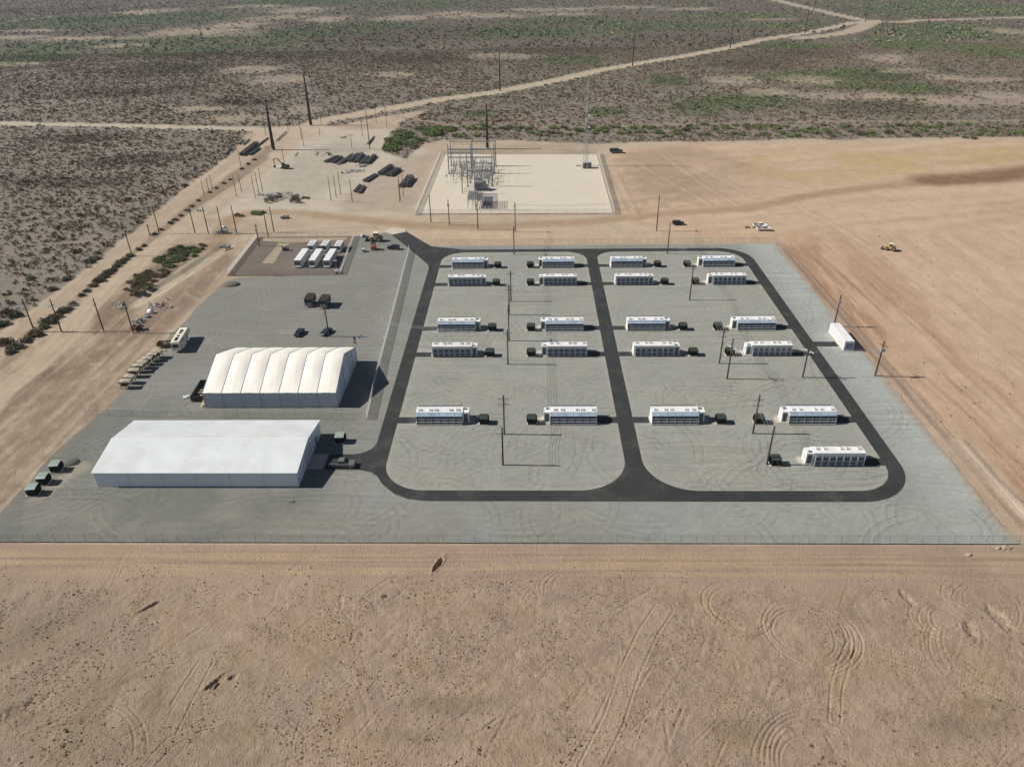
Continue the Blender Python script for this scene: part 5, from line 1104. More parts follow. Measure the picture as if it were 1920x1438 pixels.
# gate frames of main entrance
t = thing('entrance_gate', 'open tubular gate lying across the asphalt entrance', 'gate', (*at(772,464),.05), math.atan2(at(797,456)[1]-at(772,464)[1], at(797,456)[0]-at(772,464)[0]))
gl = math.dist(at(797,456), at(772,464)); g = MB()
g.tube((0,0,.1),(gl,0,.1),.04,.04,6); g.tube((0,0,1.7),(gl,0,1.7),.04,.04,6)
for i in range(6): g.tube((gl*i/5,0,.1),(gl*i/5,0,1.7),.03,.03,6)
g.build('gate_frame', M['galv'], t)
# ------------------------------------------------------------------ substation
def gantry_frame(label, cols, beams, y_pair=None, group='steel frames in the substation'):
    """cols: list of (base px, top px); beams: list of (i, j, z)"""
    x0, y0 = at(*cols[0][0]); t = thing('substation_gantry', label, 'steel gantry', (x0,y0,.03), group=group); P = []
    for b, tp in cols:
        x, y = at(*b); h = height_of(b, tp); P.append((x-x0,y-y0,h)); m = MB()
        m.tube((x-x0,y-y0,0),(x-x0,y-y0,h),.36,.24,10); m.cbox((x-x0,y-y0,.1),(1.3,1.3,.2)); m.cbox((x-x0,y-y0,h*.45),(.8,.8,.12))
        m.build('column', M['galvd'], t)
    for i, j, z in beams:
        a, b = P[i], P[j]; m = MB(); d = Vector((b[0]-a[0],b[1]-a[1],0)); n = Vector((-d.y,d.x,0)).normalized()*.25
        A = Vector((a[0],a[1],z)); B = Vector((b[0],b[1],z))
        for o in (n,-n): m.tube(A+o,B+o,.11,.11,5); m.tube(A+o+Vector((0,0,.5)),B+o+Vector((0,0,.5)),.09,.09,5)
        q = int(d.length/.9)
        for k in range(q): m.tube(A+n+d*(k/q),A-n+d*((k+1)/q)+Vector((0,0,.5)),.03,.03,4)
        bo = m.build('beam', M['galv'], t)
        ins = MB()
        for f in (.2,.5,.8): c = A+d*f; ins.tube(c,c-Vector((0,0,1.3)),.1,.06,7)
        ins.build('insulator_string', M['insul'], bo)
gantry_frame('back row of steel columns in the substation with two beam levels', [((846.3,312),(843.2,257)),((886.4,312.6),(885,256.3)),((929.6,311.4),(926.2,256.3))], [(0,1,8.5),(1,2,8.5),(0,1,12.5),(1,2,12.5)])
gantry_frame('second row of steel columns in the substation', [((841.9,326.4),(837.5,270.7)),((884.5,326.4),(881.4,270)),((927,325.8),(925,269.4))], [(0,1,8.0),(1,2,8.0),(0,1,12.0),(1,2,12.0),(0,1,10.2)])
gantry_frame('third shorter pair of steel columns just behind the power transformer', [((877,350),(875,290)),((923.3,350),(921.2,290))], [(0,1,7.2),(0,1,11.0)])
for b, tp, l in [((867,363.3),(863.5,292),'slender grey mast left of the power transformer'),((892,394.6),(888.9,305),'slender grey mast nearest the substation front fence')]:
    pole(b, tp, l, 'slender substation masts', [], .28, .16, 'galvd', name='lightning_mast', cat='mast')
for k, (lv, ya, yb2) in enumerate(((12.6,391.3,376.2),(12.2,376.2,352.9))):
    for xx in (-38,-33.5,-28.5,-24,-19.5): wire((xx,ya,lv),(xx,yb2,lv-.4),.6,'flexible conductors strung between the substation frames','substation conductors',.03)
def bus_unit():
    t = thing('disconnect_switch', 'x', 'switch'); m = MB()
    for x in (-1.6,1.6): m.box(x-.13,x+.13,-.13,.13,0,3.0)
    m.box(-2.0,2.0,-.16,.16,3.0,3.2); m.box(-1.68,1.68,-.04,.04,1.2,1.28); m.build('support_frame', M['galv'], t); i_ = MB()
    for x in (-1.5,0,1.5):
        for y in (-.5,.5): i_.tube((x,y,3.15),(x,y,4.3),.12,.09,8)
        i_.box(x-.06,x+.06,-.6,.6,3.1,3.2)
    i_.build('insulator', M['insul'], t); b = MB()
    for x in (-1.5,0,1.5): b.tube((x,-1.4,4.35),(x,1.4,4.35),.09,.09,6)
    b.build('bus_bar', M['galv'], t); return t
bu = bus_unit(); k = 0
for j, y in enumerate((388,383,378.5,371,366.5,361,357)):
    for i, x in enumerate((-37.0,-32.3,-27.8,-23.2,-18.9)):
        if (i, j) in ((0,5),(0,6),(1,6),(4,0)): continue
        lab = f'{["farthest","second","third","middle","fifth","sixth","nearest"][j]}-row disconnect switch under the substation frames, {["leftmost","left","centre","right","rightmost"][i]} column'
        if k == 0: bu.location = (x,y,.03); bu['label'] = lab; bu['group'] = 'disconnect switches'
        else: dup(bu, (x,y,.03), (0 if (i+j) % 2 else math.pi/2), lab, 'disconnect switches')
        k += 1
def breaker():
    t = thing('circuit_breaker', 'x', 'breaker'); MB().box(-1.0,1.0,-.5,.5,.9,2.0).build('tank', M['offwhite'], t); l = MB()
    for x in (-.9,.9):
        for y in (-.4,.4): l.box(x-.06,x+.06,y-.06,y+.06,0,.9)
    l.build('legs', M['galvd'], t); b = MB()
    for x in (-.7,0,.7):
        for s_ in (-1,1): b.tube((x,s_*.2,2.0),(x,s_*.9,3.3),.13,.08,8)
    b.build('bushing', M['insul'], t); return t
br = breaker()
for i, (x, y) in enumerate(((-34.5,386),(-25.5,374.5),(-21,374.5),(-25.5,363.5),(-20.5,363.5))):
    lab = ['back left','middle left','middle right','front left','front right'][i]+' circuit breaker with slanted bushings inside the substation'
    if i == 0: br.location = (x,y,.03); br['label'] = lab; br['group'] = 'circuit breakers'
    else: dup(br, (x,y,.03), 0, lab, 'circuit breakers')
# power transformer on its curb
x, y = at(900,356); t = thing('power_transformer', 'large dark power transformer with cooling fins on a pale curb', 'transformer', (x,y,.03))
MB().box(-7.6,4.8,-3.4,3.2,0,.22).build('containment_slab', M['concrete'], t)
MB().box(-2.6,1.9,-1.6,1.6,.6,4.2).build('tank', M['slat'], t); f = MB()
for i in range(12): xx = -2.6+i*.36; f.box(xx,xx+.12,-2.7,-1.6,1.0,3.8)
for i in range(9): yy = -1.5+i*.36; f.box(1.9,2.9,yy,yy+.12,1.0,3.6)
f.build('radiator', M['galvd'], t); MB().tube((-2.4,.9,5.1),(1.4,.9,5.1),.5,.5,12).build('conservator', M['galvd'], t); b = MB()
for i in range(3): b.tube((-1.8+i*1.4,-.3,4.2),(-1.8+i*1.4,-.9,6.3),.2,.1,8); b.tube((-1.6+i*1.2,.6,4.2),(-1.6+i*1.2,1.0,5.4),.14,.08,8)
b.build('bushing', M['insul'], t); MB().box(2.9,4.2,-.9,.6,.2,2.6).build('control_cabinet', M['offwhite'], t)
# low-side bus structure in front
x, y = at(905,392); t = thing('bus_structure', 'dense low steel bus structure between the power transformer and the front fence', 'steel frame', (x,y,.03)); 
for i in range(7):
    c = MB(); xx = -6.5+i*2.1
    for yy in (0,5.5,11): c.box(xx-.08,xx+.08,yy-.08,yy+.08,0,4.6 if i < 3 else 3.4)
    c.build('column', M['galvd'], t)
for j in range(6):
    b = MB(); yy = .2+j*2.15; zz = 3.5
    b.box(.2,4.2,yy-.28,yy+.28,1.2,2.0); b.build('switch_bank', M['doorgrey'], t)
for zz, a_, b_ in ((3.4,-2.3,6.2),(4.6,-6.6,-2.2),(4.0,-6.6,0)):
    g = MB()
    for j in range(9): yy = j*1.38; g.tube((a_,yy,zz),(b_,yy,zz),.10,.10,5)
    for i in range(9): xx = a_+(b_-a_)*i/8; g.tube((xx,0,zz+.14),(xx,11,zz+.14),.10,.10,5)
    g.build('bus_bars', M['galv'], t)
i_ = MB()
for i in range(6):
    for j in range(8): i_.tube((-6.2+i*1.0,j*1.45+.3,4.6),(-6.2+i*1.0,j*1.45+.3,5.5),.11,.08,6)
i_.build('insulator', M['insul'], t)
pl2 = [((861,372),'left of three small pedestal supports before the power transformer'),((856,369),'small pedestal meter cabinet left of the power transformer curb')]
x, y = at(838,343); t = thing('surge_stand', 'slim stand with a round grey head at the left edge of the substation', 'stand', (x,y,.03)); MB().tube((0,0,0),(0,0,6),.08,.06,6).build('shaft', M['galvd'], t); MB().tube((-.5,0,3.4),(.5,0,3.4),.45,.45,8).build('head', M['slat'], t)
for i, px_ in enumerate((845.5,850,857)):
    x, y = at(px_, 341); m = MB(); m.tube((0,0,0),(0,0,4.4),.07,.07,6); m.box(-.6,.6,-.06,.06,4.3,4.42); m.tube((-.5,0,4.4),(-.5,0,5.2),.09,.06,6); m.tube((.5,0,4.4),(.5,0,5.2),.09,.06,6)
    tag(m.build('instrument_stand', M['galvd'], loc=(x,y,.03)), ['left','middle','right'][i]+' of three instrument stands at the left side of the substation', 'stand', 'instrument stands')
# communication tower
x, y = at(1097.5,311); t = thing('lattice_tower', 'very slender grey lattice communication tower with two white dishes', 'tower', (x,y,.03)); h = 44.5; w0 = 1.5
def leg3(z): 
    w_ = w0*(1-.72*z/h); return [Vector((w_*math.cos(a_), w_*math.sin(a_), z)) for a_ in (.5, .5+2.094, .5+4.188)]
for k in range(3): MB().tube(leg3(0)[k], leg3(h)[k], .10, .07, 6).build('leg', M['galv'], t)
b = MB(); z = 0; fl_ = 1
while z < h-1.6:
    dz = 1.6; A, B = leg3(z), leg3(z+dz)
    for k in range(3): b.tube(A[k], A[(k+1) % 3], .04, .04, 4); b.tube(A[k] if fl_ else A[(k+1)%3], B[(k+1) % 3] if fl_ else B[k], .04, .04, 4)
    z += dz; fl_ = 1-fl_
b.build('bracing', M['galv'], t); MB().tube((0,0,h-1),(0,0,h+3),.05,.03,6).build('top_antenna', M['galvd'], t)
for z in (25.2,19.6): MB().tube((1.2,-.8,z),(1.4,-1.2,z),.75 if z > 22 else .5,.9 if z > 22 else .6,16).build('dish', M['strobe'], t)
MB().box(-2.4,2.4,-2.4,2.4,-.02,.12).build('foundation', M['concrete'], t)
x, y = at(1100,317); t = thing('equipment_shelter', 'dark grey equipment shelter at the foot of the communication tower', 'shelter', (x+.3,y+1.6,.03)); MB().box(-2.1,2.1,-1.5,1.5,.1,2.9).build('body', M['doorgrey'], t); MB().box(-2.2,2.2,-1.6,1.6,2.9,3.02).build('roof', M['slat'], t); MB().box(-.4,.4,-1.54,-1.5,.15,2.2).build('door', M['slat'], t); MB().box(-2.6,2.6,-2.0,2.0,0,.1).build('pad', M['concrete'], t)
x, y = at(1084,312); tag(MB().box(-1.3,1.3,-.3,.3,0,.5).build('cable_tray', M['galv'], loc=(x,y,.03)), 'low cable tray beside the equipment shelter', 'tray')
# ------------------------------------------------------------------ pipe stacks, reels and yard clutter
def pole_stack(i, a, b, n, r_, lab, mt='woodgrey', lay=2):
    """poles lying from pixel a to pixel b, spread sideways"""
    ax, ay = at(*a); bx, by = at(*b); L_ = math.hypot(bx-ax, by-ay); an = math.atan2(by-ay, bx-ax); rr = random.Random(i)
    for k in range(n):
        off = (k-(n-1)/2)*r_*2.3; j = rr.uniform(-1,1)*L_*.05
        m = MB(); m.tube((-L_/2+j,0,0),(L_/2+j,0,0),r_*1.1,r_*.85,9)
        o = m.build('stored_pole', M[mt], loc=((ax+bx)/2-math.sin(an)*off, (ay+by)/2+math.cos(an)*off, r_+.05)); o.rotation_euler = (0,0,an+rr.uniform(-.02,.02))
        tag(o, lab, 'stored pole', f'stored poles {i+1}')
    if lay == 2:
        for k in range(n-1):
            off = (k-(n-2)/2)*r_*2.3
            o = MB().tube((-L_/2,0,0),(L_/2,0,0),r_*1.05,r_*.85,9).build('stored_pole', M[mt], loc=((ax+bx)/2-math.sin(an)*off, (ay+by)/2+math.cos(an)*off, r_*2.75+.05)); o.rotation_euler = (0,0,an+rr.uniform(-.02,.02))
            tag(o, lab, 'stored pole', f'stored poles {i+1}')
M['steelpipe'] = mat('dark_grey_steel_pole', (.10,.095,.09), .5, .2, .3, 2, dirt=DUST, damt=.3)
SL = [((611,305),(633,294),3,.42,'dark thick pole stacked at the left end of the big stored row'),((623,306),(641,295),3,.38,'dark thick pole in the second stack of the big stored row'),((636,309),(661,289),2,.34,'long dark pole in the third stack, reaching farthest back'),
  ((642,306),(660,294),2,.36,'dark pole in the fourth stack of the big stored row'),((656,304),(671,291),4,.34,'dark pole in the fifth stack of the big stored row'),((668,305),(679,290),4,.34,'dark pole in the sixth stack of the big stored row'),
  ((677,307),(690,293),3,.34,'dark pole in the seventh stack of the big stored row'),((688,308),(702,293),4,.34,'dark pole in the rightmost stack of the big stored row'),
  ((684,341),(706,328),4,.36,'dark pole in the lower left stack beside the pale channel'),((714,328),(734,313),4,.42,'big dark pipe in the stack at the end of the pale channel'),((729,331),(747,319),5,.38,'dark pipe in the right stack beside the dirt mound'),
  ((665,361),(676,348),2,.40,'dark pipe in the small nearest stack, left half'),((673,363),(683,350),2,.40,'dark pipe in the small nearest stack, right half'),((757,351),(770,334),4,.52,'thick dark pipe in the stack just left of the substation fence'),
  ((454,292),(481,270),4,.42,'long dark pipe in the bundle left of the nearer rusty mast'),((468,292),(486,279),2,.40,'shorter dark pipe beside the long bundle near the rusty mast'),((482,275),(503,259),2,.25,'thin dark pole along the yellow grass strip'),
  ((423,291),(434,278),2,.22,'thin dark pole lying alone at the scrub edge'),((448,271),(458,262),2,.22,'thin dark pole lying beside the upper left tangle, left'),((456,272),(468,262),2,.22,'thin dark pole lying beside the upper left tangle, right'),((518,265),(537,248),1,.3,'single long pole along the yellow strip by the road corner'),
  ((553,293),(559,286),1,.2,'short pole lying alone behind the excavator'),((592,292),(596,286),1,.2,'short pole lying alone near the yard fence'),((689,272),(701,257),2,.25,'thin pole leaning line at the far yard corner')]
for i, (a_, b_, n, r_, lab) in enumerate(SL): pole_stack(i, a_, b_, n, r_, lab, 'steelpipe', 2 if (n >= 4 and i not in (8,)) else 1)
def reel(label, loc, rz, r_=1.1, first=[None]):
    if first[0] is None:
        t = thing('cable_reel', label, 'cable reel', loc, rz, 'wooden cable reels in the yard')
        for s_ in (-.5,.5):
            import itertools
            f = MB(); n = 20; ring = [(r_*math.cos(2*math.pi*k/n), r_*math.sin(2*math.pi*k/n)) for k in range(n)]; inn = [(x*.82,y*.82) for x,y in ring]
            vs = [(x,s_-.04,y+r_) for x,y in ring]+[(x,s_-.04,y+r_) for x,y in inn]+[(x,s_+.04,y+r_) for x,y in ring]+[(x,s_+.04,y+r_) for x,y in inn]; fs = []
            for k in range(n): j = (k+1)%n; fs += [(k,j,n+j,n+k),(2*n+k,3*n+k,3*n+j,2*n+j),(k,2*n+k,2*n+j,j),(n+k,n+j,3*n+j,3*n+k)]
            f.add(vs, fs)
            for a_ in range(4): an = a_*math.pi/4; f.tube((-r_*.85*math.cos(an),s_,r_-r_*.85*math.sin(an)),(r_*.85*math.cos(an),s_,r_+r_*.85*math.sin(an)),.06,.06,5)
            f.build('flange', M['brown'], t)
        MB().tube((0,-.48,r_),(0,.48,r_),r_*.42,r_*.42,12).build('drum', M['dark'], t); first[0] = t; return t
    return dup(first[0], loc, rz, label)
for i, (p, a_) in enumerate([((500,380),.4),((506,376),.9),((512,378),.2),((519,375),.7),((526,372),.3),((548,380),.1),((554,378),.9),((560,380),.5),((551,374),1.2),((558,373),.2)]):
    reel([ 'leftmost reel of the left reel group','second reel of the left reel group','middle reel of the left reel group','fourth reel of the left reel group','rightmost reel of the left reel group','left front reel of the round right group','centre reel of the round right group','right front reel of the round right group','left rear reel of the round right group','right rear reel of the round right group'][i], (*at(*p),0), a_)
x, y = at(520,372); m = MB(); rr = random.Random(4)
for i in range(60): m.cbox((rr.uniform(-5,5),rr.uniform(-3,5),rr.uniform(.1,.7)),(rr.uniform(.5,2.5),rr.uniform(.05,.2),rr.uniform(.05,.3)),rr.uniform(-.6,1.2),rr.uniform(-.3,.3))
tag(m.build('scrap_heap', M['slat'], loc=(x,y+3,0)), 'grey heap of metal scrap behind the left reel group', 'scrap heap')
def junk(name, label, p, sx, sy, n, mts, seed, hh=.6):
    x, y = at(*p); t = thing(name, label, 'scrap heap', (x,y,0)); rr = random.Random(seed)
    for m_ in mts:
        m = MB()
        for i in range(n): m.cbox((rr.gauss(0,sx/2),rr.gauss(0,sy/2),rr.uniform(.05,hh)),(rr.uniform(.2,1.3),rr.uniform(.1,.6),rr.uniform(.05,.4)),rr.uniform(0,3),rr.uniform(-.5,.5),rr.uniform(-.5,.5))
        m.build({'red':'rusty_pieces','brown':'brown_pieces','galv':'metal_pieces','bluegrey':'blue_pieces','rock':'pale_pieces','dark':'dark_pieces','wood2':'timber_pieces','offwhite':'white_pieces','slat':'grey_pieces'}[m_], M[m_], t)
junk('scrap_heap', 'reddish scrap heap at the foot of the rightmost of four dark poles', (258,617), 1.6, 1.0, 16, ('red','brown','dark'), 1, 1.4)
junk('scrap_heap', 'bluish flat scrap lying between the red heap and the white tank', (262,603), 1.8, 1.5, 12, ('bluegrey','dark'), 2, .3)
junk('scrap_heap', 'scattered grey scrap beyond the white tank on the dirt', (298,573), 4.0, 3.0, 12, ('slat','rock','bluegrey'), 3, .5)
junk('scrap_heap', 'pale rubble at the near end of the ditch', (222,575), 2.6, 2.0, 8, ('rock','slat'), 4, .4)
junk('scrap_heap', 'grey fittings heap with white bags behind the thin pole triple', (647,312+12), 2.6, 1.5, 14, ('galv','offwhite'), 5, .6)
junk('scrap_heap', 'long strip of grey steel fittings beside the stored pole row', (665,321), 5.5, 2.5, 30, ('slat','galv'), 6, .6)
junk('scrap_heap', 'dark fittings at the right end of the long steel strip', (681,311), 3.0, 3.0, 20, ('dark','slat'), 7, .8)
junk('scrap_heap', 'pale scrap beside the big stored pole row, left end', (617,290), 2.6, 3.0, 14, ('galv','dark'), 8, .8)
junk('scrap_heap', 'grey tangle of steel beside the wide road at the left tangle', (455,268), 5, 5, 18, ('brown','slat'), 9, .6)
junk('scrap_heap', 'white and grey debris beside the second junction pole', (373,394), 3, 2, 10, ('rock','offwhite'), 10, .3)
junk('scrap_heap', 'grey fittings pile behind the three thin reel poles', (500,366), 5, 1.6, 22, ('slat','galv'), 11, .5)
junk('valve_cluster', 'grey valve cluster inside the low fence at the dirt junction', (418,437), 2.6, 1.0, 18, ('galv','slat','bluegrey'), 12, 1.2)
junk('scrap_heap', 'rocks and debris on dirt at the front right fence corner', (1868,1027), 3.6, .3, 10, ('rock',), 13, .08)
junk('scrap_heap', 'small stacked fittings beside the T-shaped pole in the far yard', (643,259), 2.5, 1.5, 10, ('dark','slat'), 14, .8)
junk('scrap_heap', 'yellowish crates along the dirt strip by the nearer rusty mast', (498,277), 2.6, 4.0, 14, ('wood2',), 15, .5)
junk('scrap_heap', 'dark stubs on dirt left of the two white pickups', (1402,427), 2.2, .4, 6, ('brown',), 16, .4)
lump('white_tank', 'round white tank lying on dirt near the red scrap heap', 'tank', (*at(283,586),0), (1.2,.9,1.3), M['strobe'], 8, 3); lump('white_tank', 'small white dome beside the valve cluster', 'tank', (*at(419,427),0), (1.0,.9,1.0), M['strobe'], 9, 2)
lump('dark_tank', 'dark rounded tank on dirt right of the bluish scrap', 'tank', (*at(276,594),0), (1.1,.8,1.0), M['slat'], 10, 2); lump('boulder', 'small pale boulder on the dirt near the front right fence', 'boulder', (*at(1816,1040),-.1), (.7,.5,.4), M['rock'], 11, 2)
for i, (p, lab) in enumerate([((418.5,465),'left culvert pipe end at the top of the pale channel'),((427.5,466),'right culvert pipe end at the top of the pale channel'),((531,409),'left culvert pipe end on the far side of the dirt crossing'),((537.5,409),'right culvert pipe end on the far side of the dirt crossing')]):
    x, y = at(*p); t = thing('culvert_pipe', lab, 'culvert', (x,y,.45), R(60 if i < 2 else 65)); n = 16; m = MB(); ro, ri, L_ = .62, .52, 2.2
    o1 = [(ro*math.cos(k*2*math.pi/n), ro*math.sin(k*2*math.pi/n)) for k in range(n)]
    vs = [(-L_/2,a_,b_) for a_,b_ in o1]+[(L_/2,a_,b_) for a_,b_ in o1]+[(-L_/2,a_*ri/ro,b_*ri/ro) for a_,b_ in o1]+[(L_/2,a_*ri/ro,b_*ri/ro) for a_,b_ in o1]; fs = []
    for k in range(n): j = (k+1)%n; fs += [(k,j,n+j,n+k),(2*n+k,3*n+k,3*n+j,2*n+j),(k,2*n+k,2*n+j,j),(n+k,n+j,3*n+j,3*n+k)]
    m.add(vs, fs); m.build('pipe', M['galv'], t); MB().tube((-L_/2+.3,0,0),(-L_/2+.32,0,0),ri,ri,14).build('dark_opening', M['dark'], t)
# small excavator skeleton
x, y = at(535,316); t = thing('mini_excavator', 'brown tracked excavator with bent arm standing in the open storage yard', 'excavator', (x,y,0), R(175))
for s_ in (-1,1): MB().loft([[(-1.8,s_*1.3+o,.1),(-2.1,s_*1.3+o,.5),(-1.8,s_*1.3+o,.9),(1.8,s_*1.3+o,.9),(2.1,s_*1.3+o,.5),(1.8,s_*1.3+o,.1)] for o in (-.3,.3)]).build('track', M['dark'], t)
MB().box(-1.9,1.3,-1.2,1.2,1.0,2.0).build('body', M['brown'], t); MB().box(.0,1.3,.2,1.2,2.0,3.0).build('cab', M['dark'], t)
a = MB(); a.tube((1.2,-.3,1.7),(3.4,-.3,4.8),.28,.24,6); a.tube((3.4,-.3,4.8),(6.0,-.3,4.6),.24,.2,6); a.build('boom', M['brown'], t); a = MB(); a.tube((6.0,-.3,4.6),(5.6,-.3,1.4),.22,.16,6); a.build('stick', M['brown'], t); MB().loft([[(5.3,y_,.9),(5.9,y_,1.5),(6.4,y_,1.0),(6.1,y_,.3),(5.5,y_,.2)] for y_ in (-.8,.2)]).build('bucket', M['dark'], t)
# ------------------------------------------------------------------ vegetation
def foliage_mat(name, attr=None, col=None, var=.35):
    m = bpy.data.materials.new(name); m.use_nodes = True; t = m.node_tree; b = t.nodes['Principled BSDF']; b.inputs['Roughness'].default_value = .85; b.inputs['Specular IOR Level'].default_value = .1
    if attr: a = t.nodes.new('ShaderNodeAttribute'); a.attribute_name = attr; c = a.outputs['Color']
    else: a = t.nodes.new('ShaderNodeRGB'); a.outputs[0].default_value = (*col, 1); c = a.outputs[0]
    tc = t.nodes.new('ShaderNodeTexCoord'); n = t.nodes.new('ShaderNodeTexNoise'); n.inputs['Scale'].default_value = 1.3; n.inputs['Detail'].default_value = 3; t.links.new(tc.outputs['Object'], n.inputs['Vector'])
    mp = t.nodes.new('ShaderNodeMapRange'); mp.inputs[1].default_value = .3; mp.inputs[2].default_value = .7; mp.inputs[3].default_value = 1-var; mp.inputs[4].default_value = 1+var; t.links.new(n.outputs[0], mp.inputs[0])
    mx = t.nodes.new('ShaderNodeMix'); mx.data_type = 'RGBA'; mx.blend_type = 'MULTIPLY'; mx.inputs[0].default_value = 1; t.links.new(c, mx.inputs[6]); t.links.new(mp.outputs[0], mx.inputs[7]); t.links.new(mx.outputs[2], b.inputs['Base Color'])
    return m
def clump(n, size, seed, flat=.75, spread=1.0):
    """n leaf-cluster triangles in a dome of radius 1"""
    r_ = np.random.default_rng(seed); u_ = r_.normal(size=(n,3)); u_[:,2] = np.abs(u_[:,2]); u_ /= np.linalg.norm(u_, axis=1)[:,None]
    rad = r_.uniform(.35, 1.0, n)**.6; lob = 1+.25*np.sin(np.arctan2(u_[:,1],u_[:,0])*3+seed); c = u_*rad[:,None]*lob[:,None]*[spread,spread,flat]; c[:,2] += .05
    a = r_.normal(size=(n,3)); a /= np.linalg.norm(a, axis=1)[:,None]; b = np.cross(a, r_.normal(size=(n,3))); b /= np.linalg.norm(b, axis=1)[:,None]
    sz = size*r_.uniform(.6,1.4,n)[:,None]
    v_ = np.stack([c-a*sz-b*sz*.5, c+a*sz-b*sz*.4, c+b*sz], 1).reshape(-1,3); v_[:,2] = np.maximum(v_[:,2], .0); return v_
def tri_mesh(name, v, material, cols=None):
    me = bpy.data.meshes.new(name); n = len(v); me.vertices.add(n); me.vertices.foreach_set('co', v.astype(np.float32).ravel()); me.loops.add(n); me.loops.foreach_set('vertex_index', np.arange(n, dtype=np.int32))
    me.polygons.add(n//3); me.polygons.foreach_set('loop_start', np.arange(0, n, 3, dtype=np.int32)); me.update(calc_edges=True)
    if cols is not None: t = me.attributes.new('tint', 'FLOAT_COLOR', 'POINT'); t.data.foreach_set('color', np.concatenate([cols, np.ones((n,1))], 1).astype(np.float32).ravel())
    me.materials.append(material); return me
MT = foliage_mat('scrub_foliage', 'tint', var=.2)
def scatter(name, P, scale, tmpl, cols, label, cat=None):
    k = len(tmpl); which = RNG.integers(0, k, len(P)); th = RNG.uniform(0, 6.28, len(P)); out = []; oc = []
    for i in range(k):
        m = which == i
        if not m.any(): continue
        T = tmpl[i]; c, s_ = np.cos(th[m]), np.sin(th[m]); sc_ = scale[m][:,None]
        x = (T[:,0][None]*c[:,None]-T[:,1][None]*s_[:,None])*sc_+P[m][:,0:1]; y = (T[:,0][None]*s_[:,None]+T[:,1][None]*c[:,None])*sc_+P[m][:,1:2]; z = T[:,2][None]*sc_*1.0+P[m][:,2:3]
        out.append(np.stack([x,y,z],-1).reshape(-1,3)); cc = np.repeat(cols[m][:,None,:], len(T), 1); 
        v_ = RNG.uniform(.75,1.25,(m.sum(), len(T)//3)); cc = cc*np.repeat(v_, 3, 1)[...,None]; oc.append(cc.reshape(-1,3))
    v = np.concatenate(out); cs = np.concatenate(oc)
    o = bpy.data.objects.new(name, tri_mesh(name, v, MT, cs)); COL.objects.link(o); return tag(o, label, cat, kind='stuff')
# desert scrub: density follows the soil map
def cand(n, y0, y1, smax=1.12):
    n = int(n*smax/.8)
    yy = np.sqrt(RNG.uniform(y0**2, y1**2, n)); ss_ = RNG.uniform(-smax, smax, n); return ss_*(.859*yy+51.2)-.026*yy, yy
def scrub_pts(n, y0, y1, base):
    X, Y = cand(n, y0, y1); cl, g, p, dk, rd, n1, n2, n3 = scrub_fields(X, Y)
    d = (1-cl)*(1-rd)*(base+.45*g+.35*dk)*(1-.85*p)*np.clip(.75+1.0*(n3-.4)+.5*(n1-.5), .35, 1.3)
    d *= 1-.6*ss(.5,.1,np.abs(fbm(X/90,Y/30,3,55)-.5)*8)*.5
    k = RNG.uniform(0,1,len(X)) < d; X, Y, g, dk, n2, n3 = X[k], Y[k], g[k], dk[k], n2[k], n3[k]
    br = np.array(S(140,118,94)); gr = np.array(S(114,130,82)); gy_ = np.array(S(144,134,110)); dkc = np.array(S(102,90,74))
    fl_ = (1+.25*ss(500,1200,Y))[:,None]; br = br*fl_; gr = gr*fl_; gy_ = gy_*fl_  # distant shrubs lightened in colour to stand for haze
    gm = np.clip(g*.9+.25*(RNG.uniform(0,1,len(X)) < .22)+ss(.55,.7,n2)*.3, 0, 1)[:,None]
    c = br*(1-gm)+gr*gm; q = RNG.uniform(0,1,len(X))[:,None]; c = np.where(q > .75, c*.5+gy_*.5, c); c = c*(1-dk[:,None]*.35)+dkc*dk[:,None]*.35
    return np.stack([X,Y,np.full(len(X),-.04)],1), c
T1 = [clump(18,.36,i,.62) for i in range(6)]; T2 = [clump(8,.52,20+i,.6) for i in range(6)]; T3 = [clump(5,.75,40+i,.6) for i in range(6)]
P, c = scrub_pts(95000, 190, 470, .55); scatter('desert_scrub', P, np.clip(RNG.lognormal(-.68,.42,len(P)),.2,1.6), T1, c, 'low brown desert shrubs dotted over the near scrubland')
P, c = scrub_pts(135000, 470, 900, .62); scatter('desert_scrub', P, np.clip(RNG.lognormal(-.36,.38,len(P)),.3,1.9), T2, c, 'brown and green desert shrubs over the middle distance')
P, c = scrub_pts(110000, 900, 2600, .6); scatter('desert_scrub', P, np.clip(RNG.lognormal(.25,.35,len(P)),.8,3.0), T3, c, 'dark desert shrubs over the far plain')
# weeds and pebbles on the open dirt in front of the fence
X, Y = cand(9000, 52, 104, .9); n1 = fbm(X/7,Y/7,4,3); n2 = fbm(X/20,Y/20,3,14); k = RNG.uniform(0,1,len(X)) < ss(.48,.72,n2)*ss(.4,.6,n1)*ss(99,90,Y)*.9
X, Y = X[k], Y[k]; Z = dz_ruts(X, Y); q = RNG.uniform(0,1,len(X))[:,None]; c = np.where(q > .8, np.array(S(110,116,78)), np.where(q > .35, np.array(S(176,154,116)), np.array(S(130,110,88))))
scatter('dry_weeds', np.stack([X,Y,Z-.01],1), np.clip(RNG.lognormal(-2.0,.5,len(X)),.05,.5), [clump(14,.42,60+i,.45) for i in range(4)], c, 'small dry weeds scattered over the foreground dirt')
X, Y = cand(26000, 52, 104, .8); k = RNG.uniform(0,1,len(X)) < ss(.4,.66,fbm(X/5,Y/5,4,33))*ss(102,94,Y); X, Y = X[k], Y[k]; Z = dz_ruts(X, Y)
scatter('clods', np.stack([X,Y,Z-.01],1), RNG.uniform(.04,.15,len(X)), [clump(9,.7,80+i,.6) for i in range(3)], np.tile(np.array(S(168,146,124)), (len(X),1)), 'loose clods of dirt over the foreground')
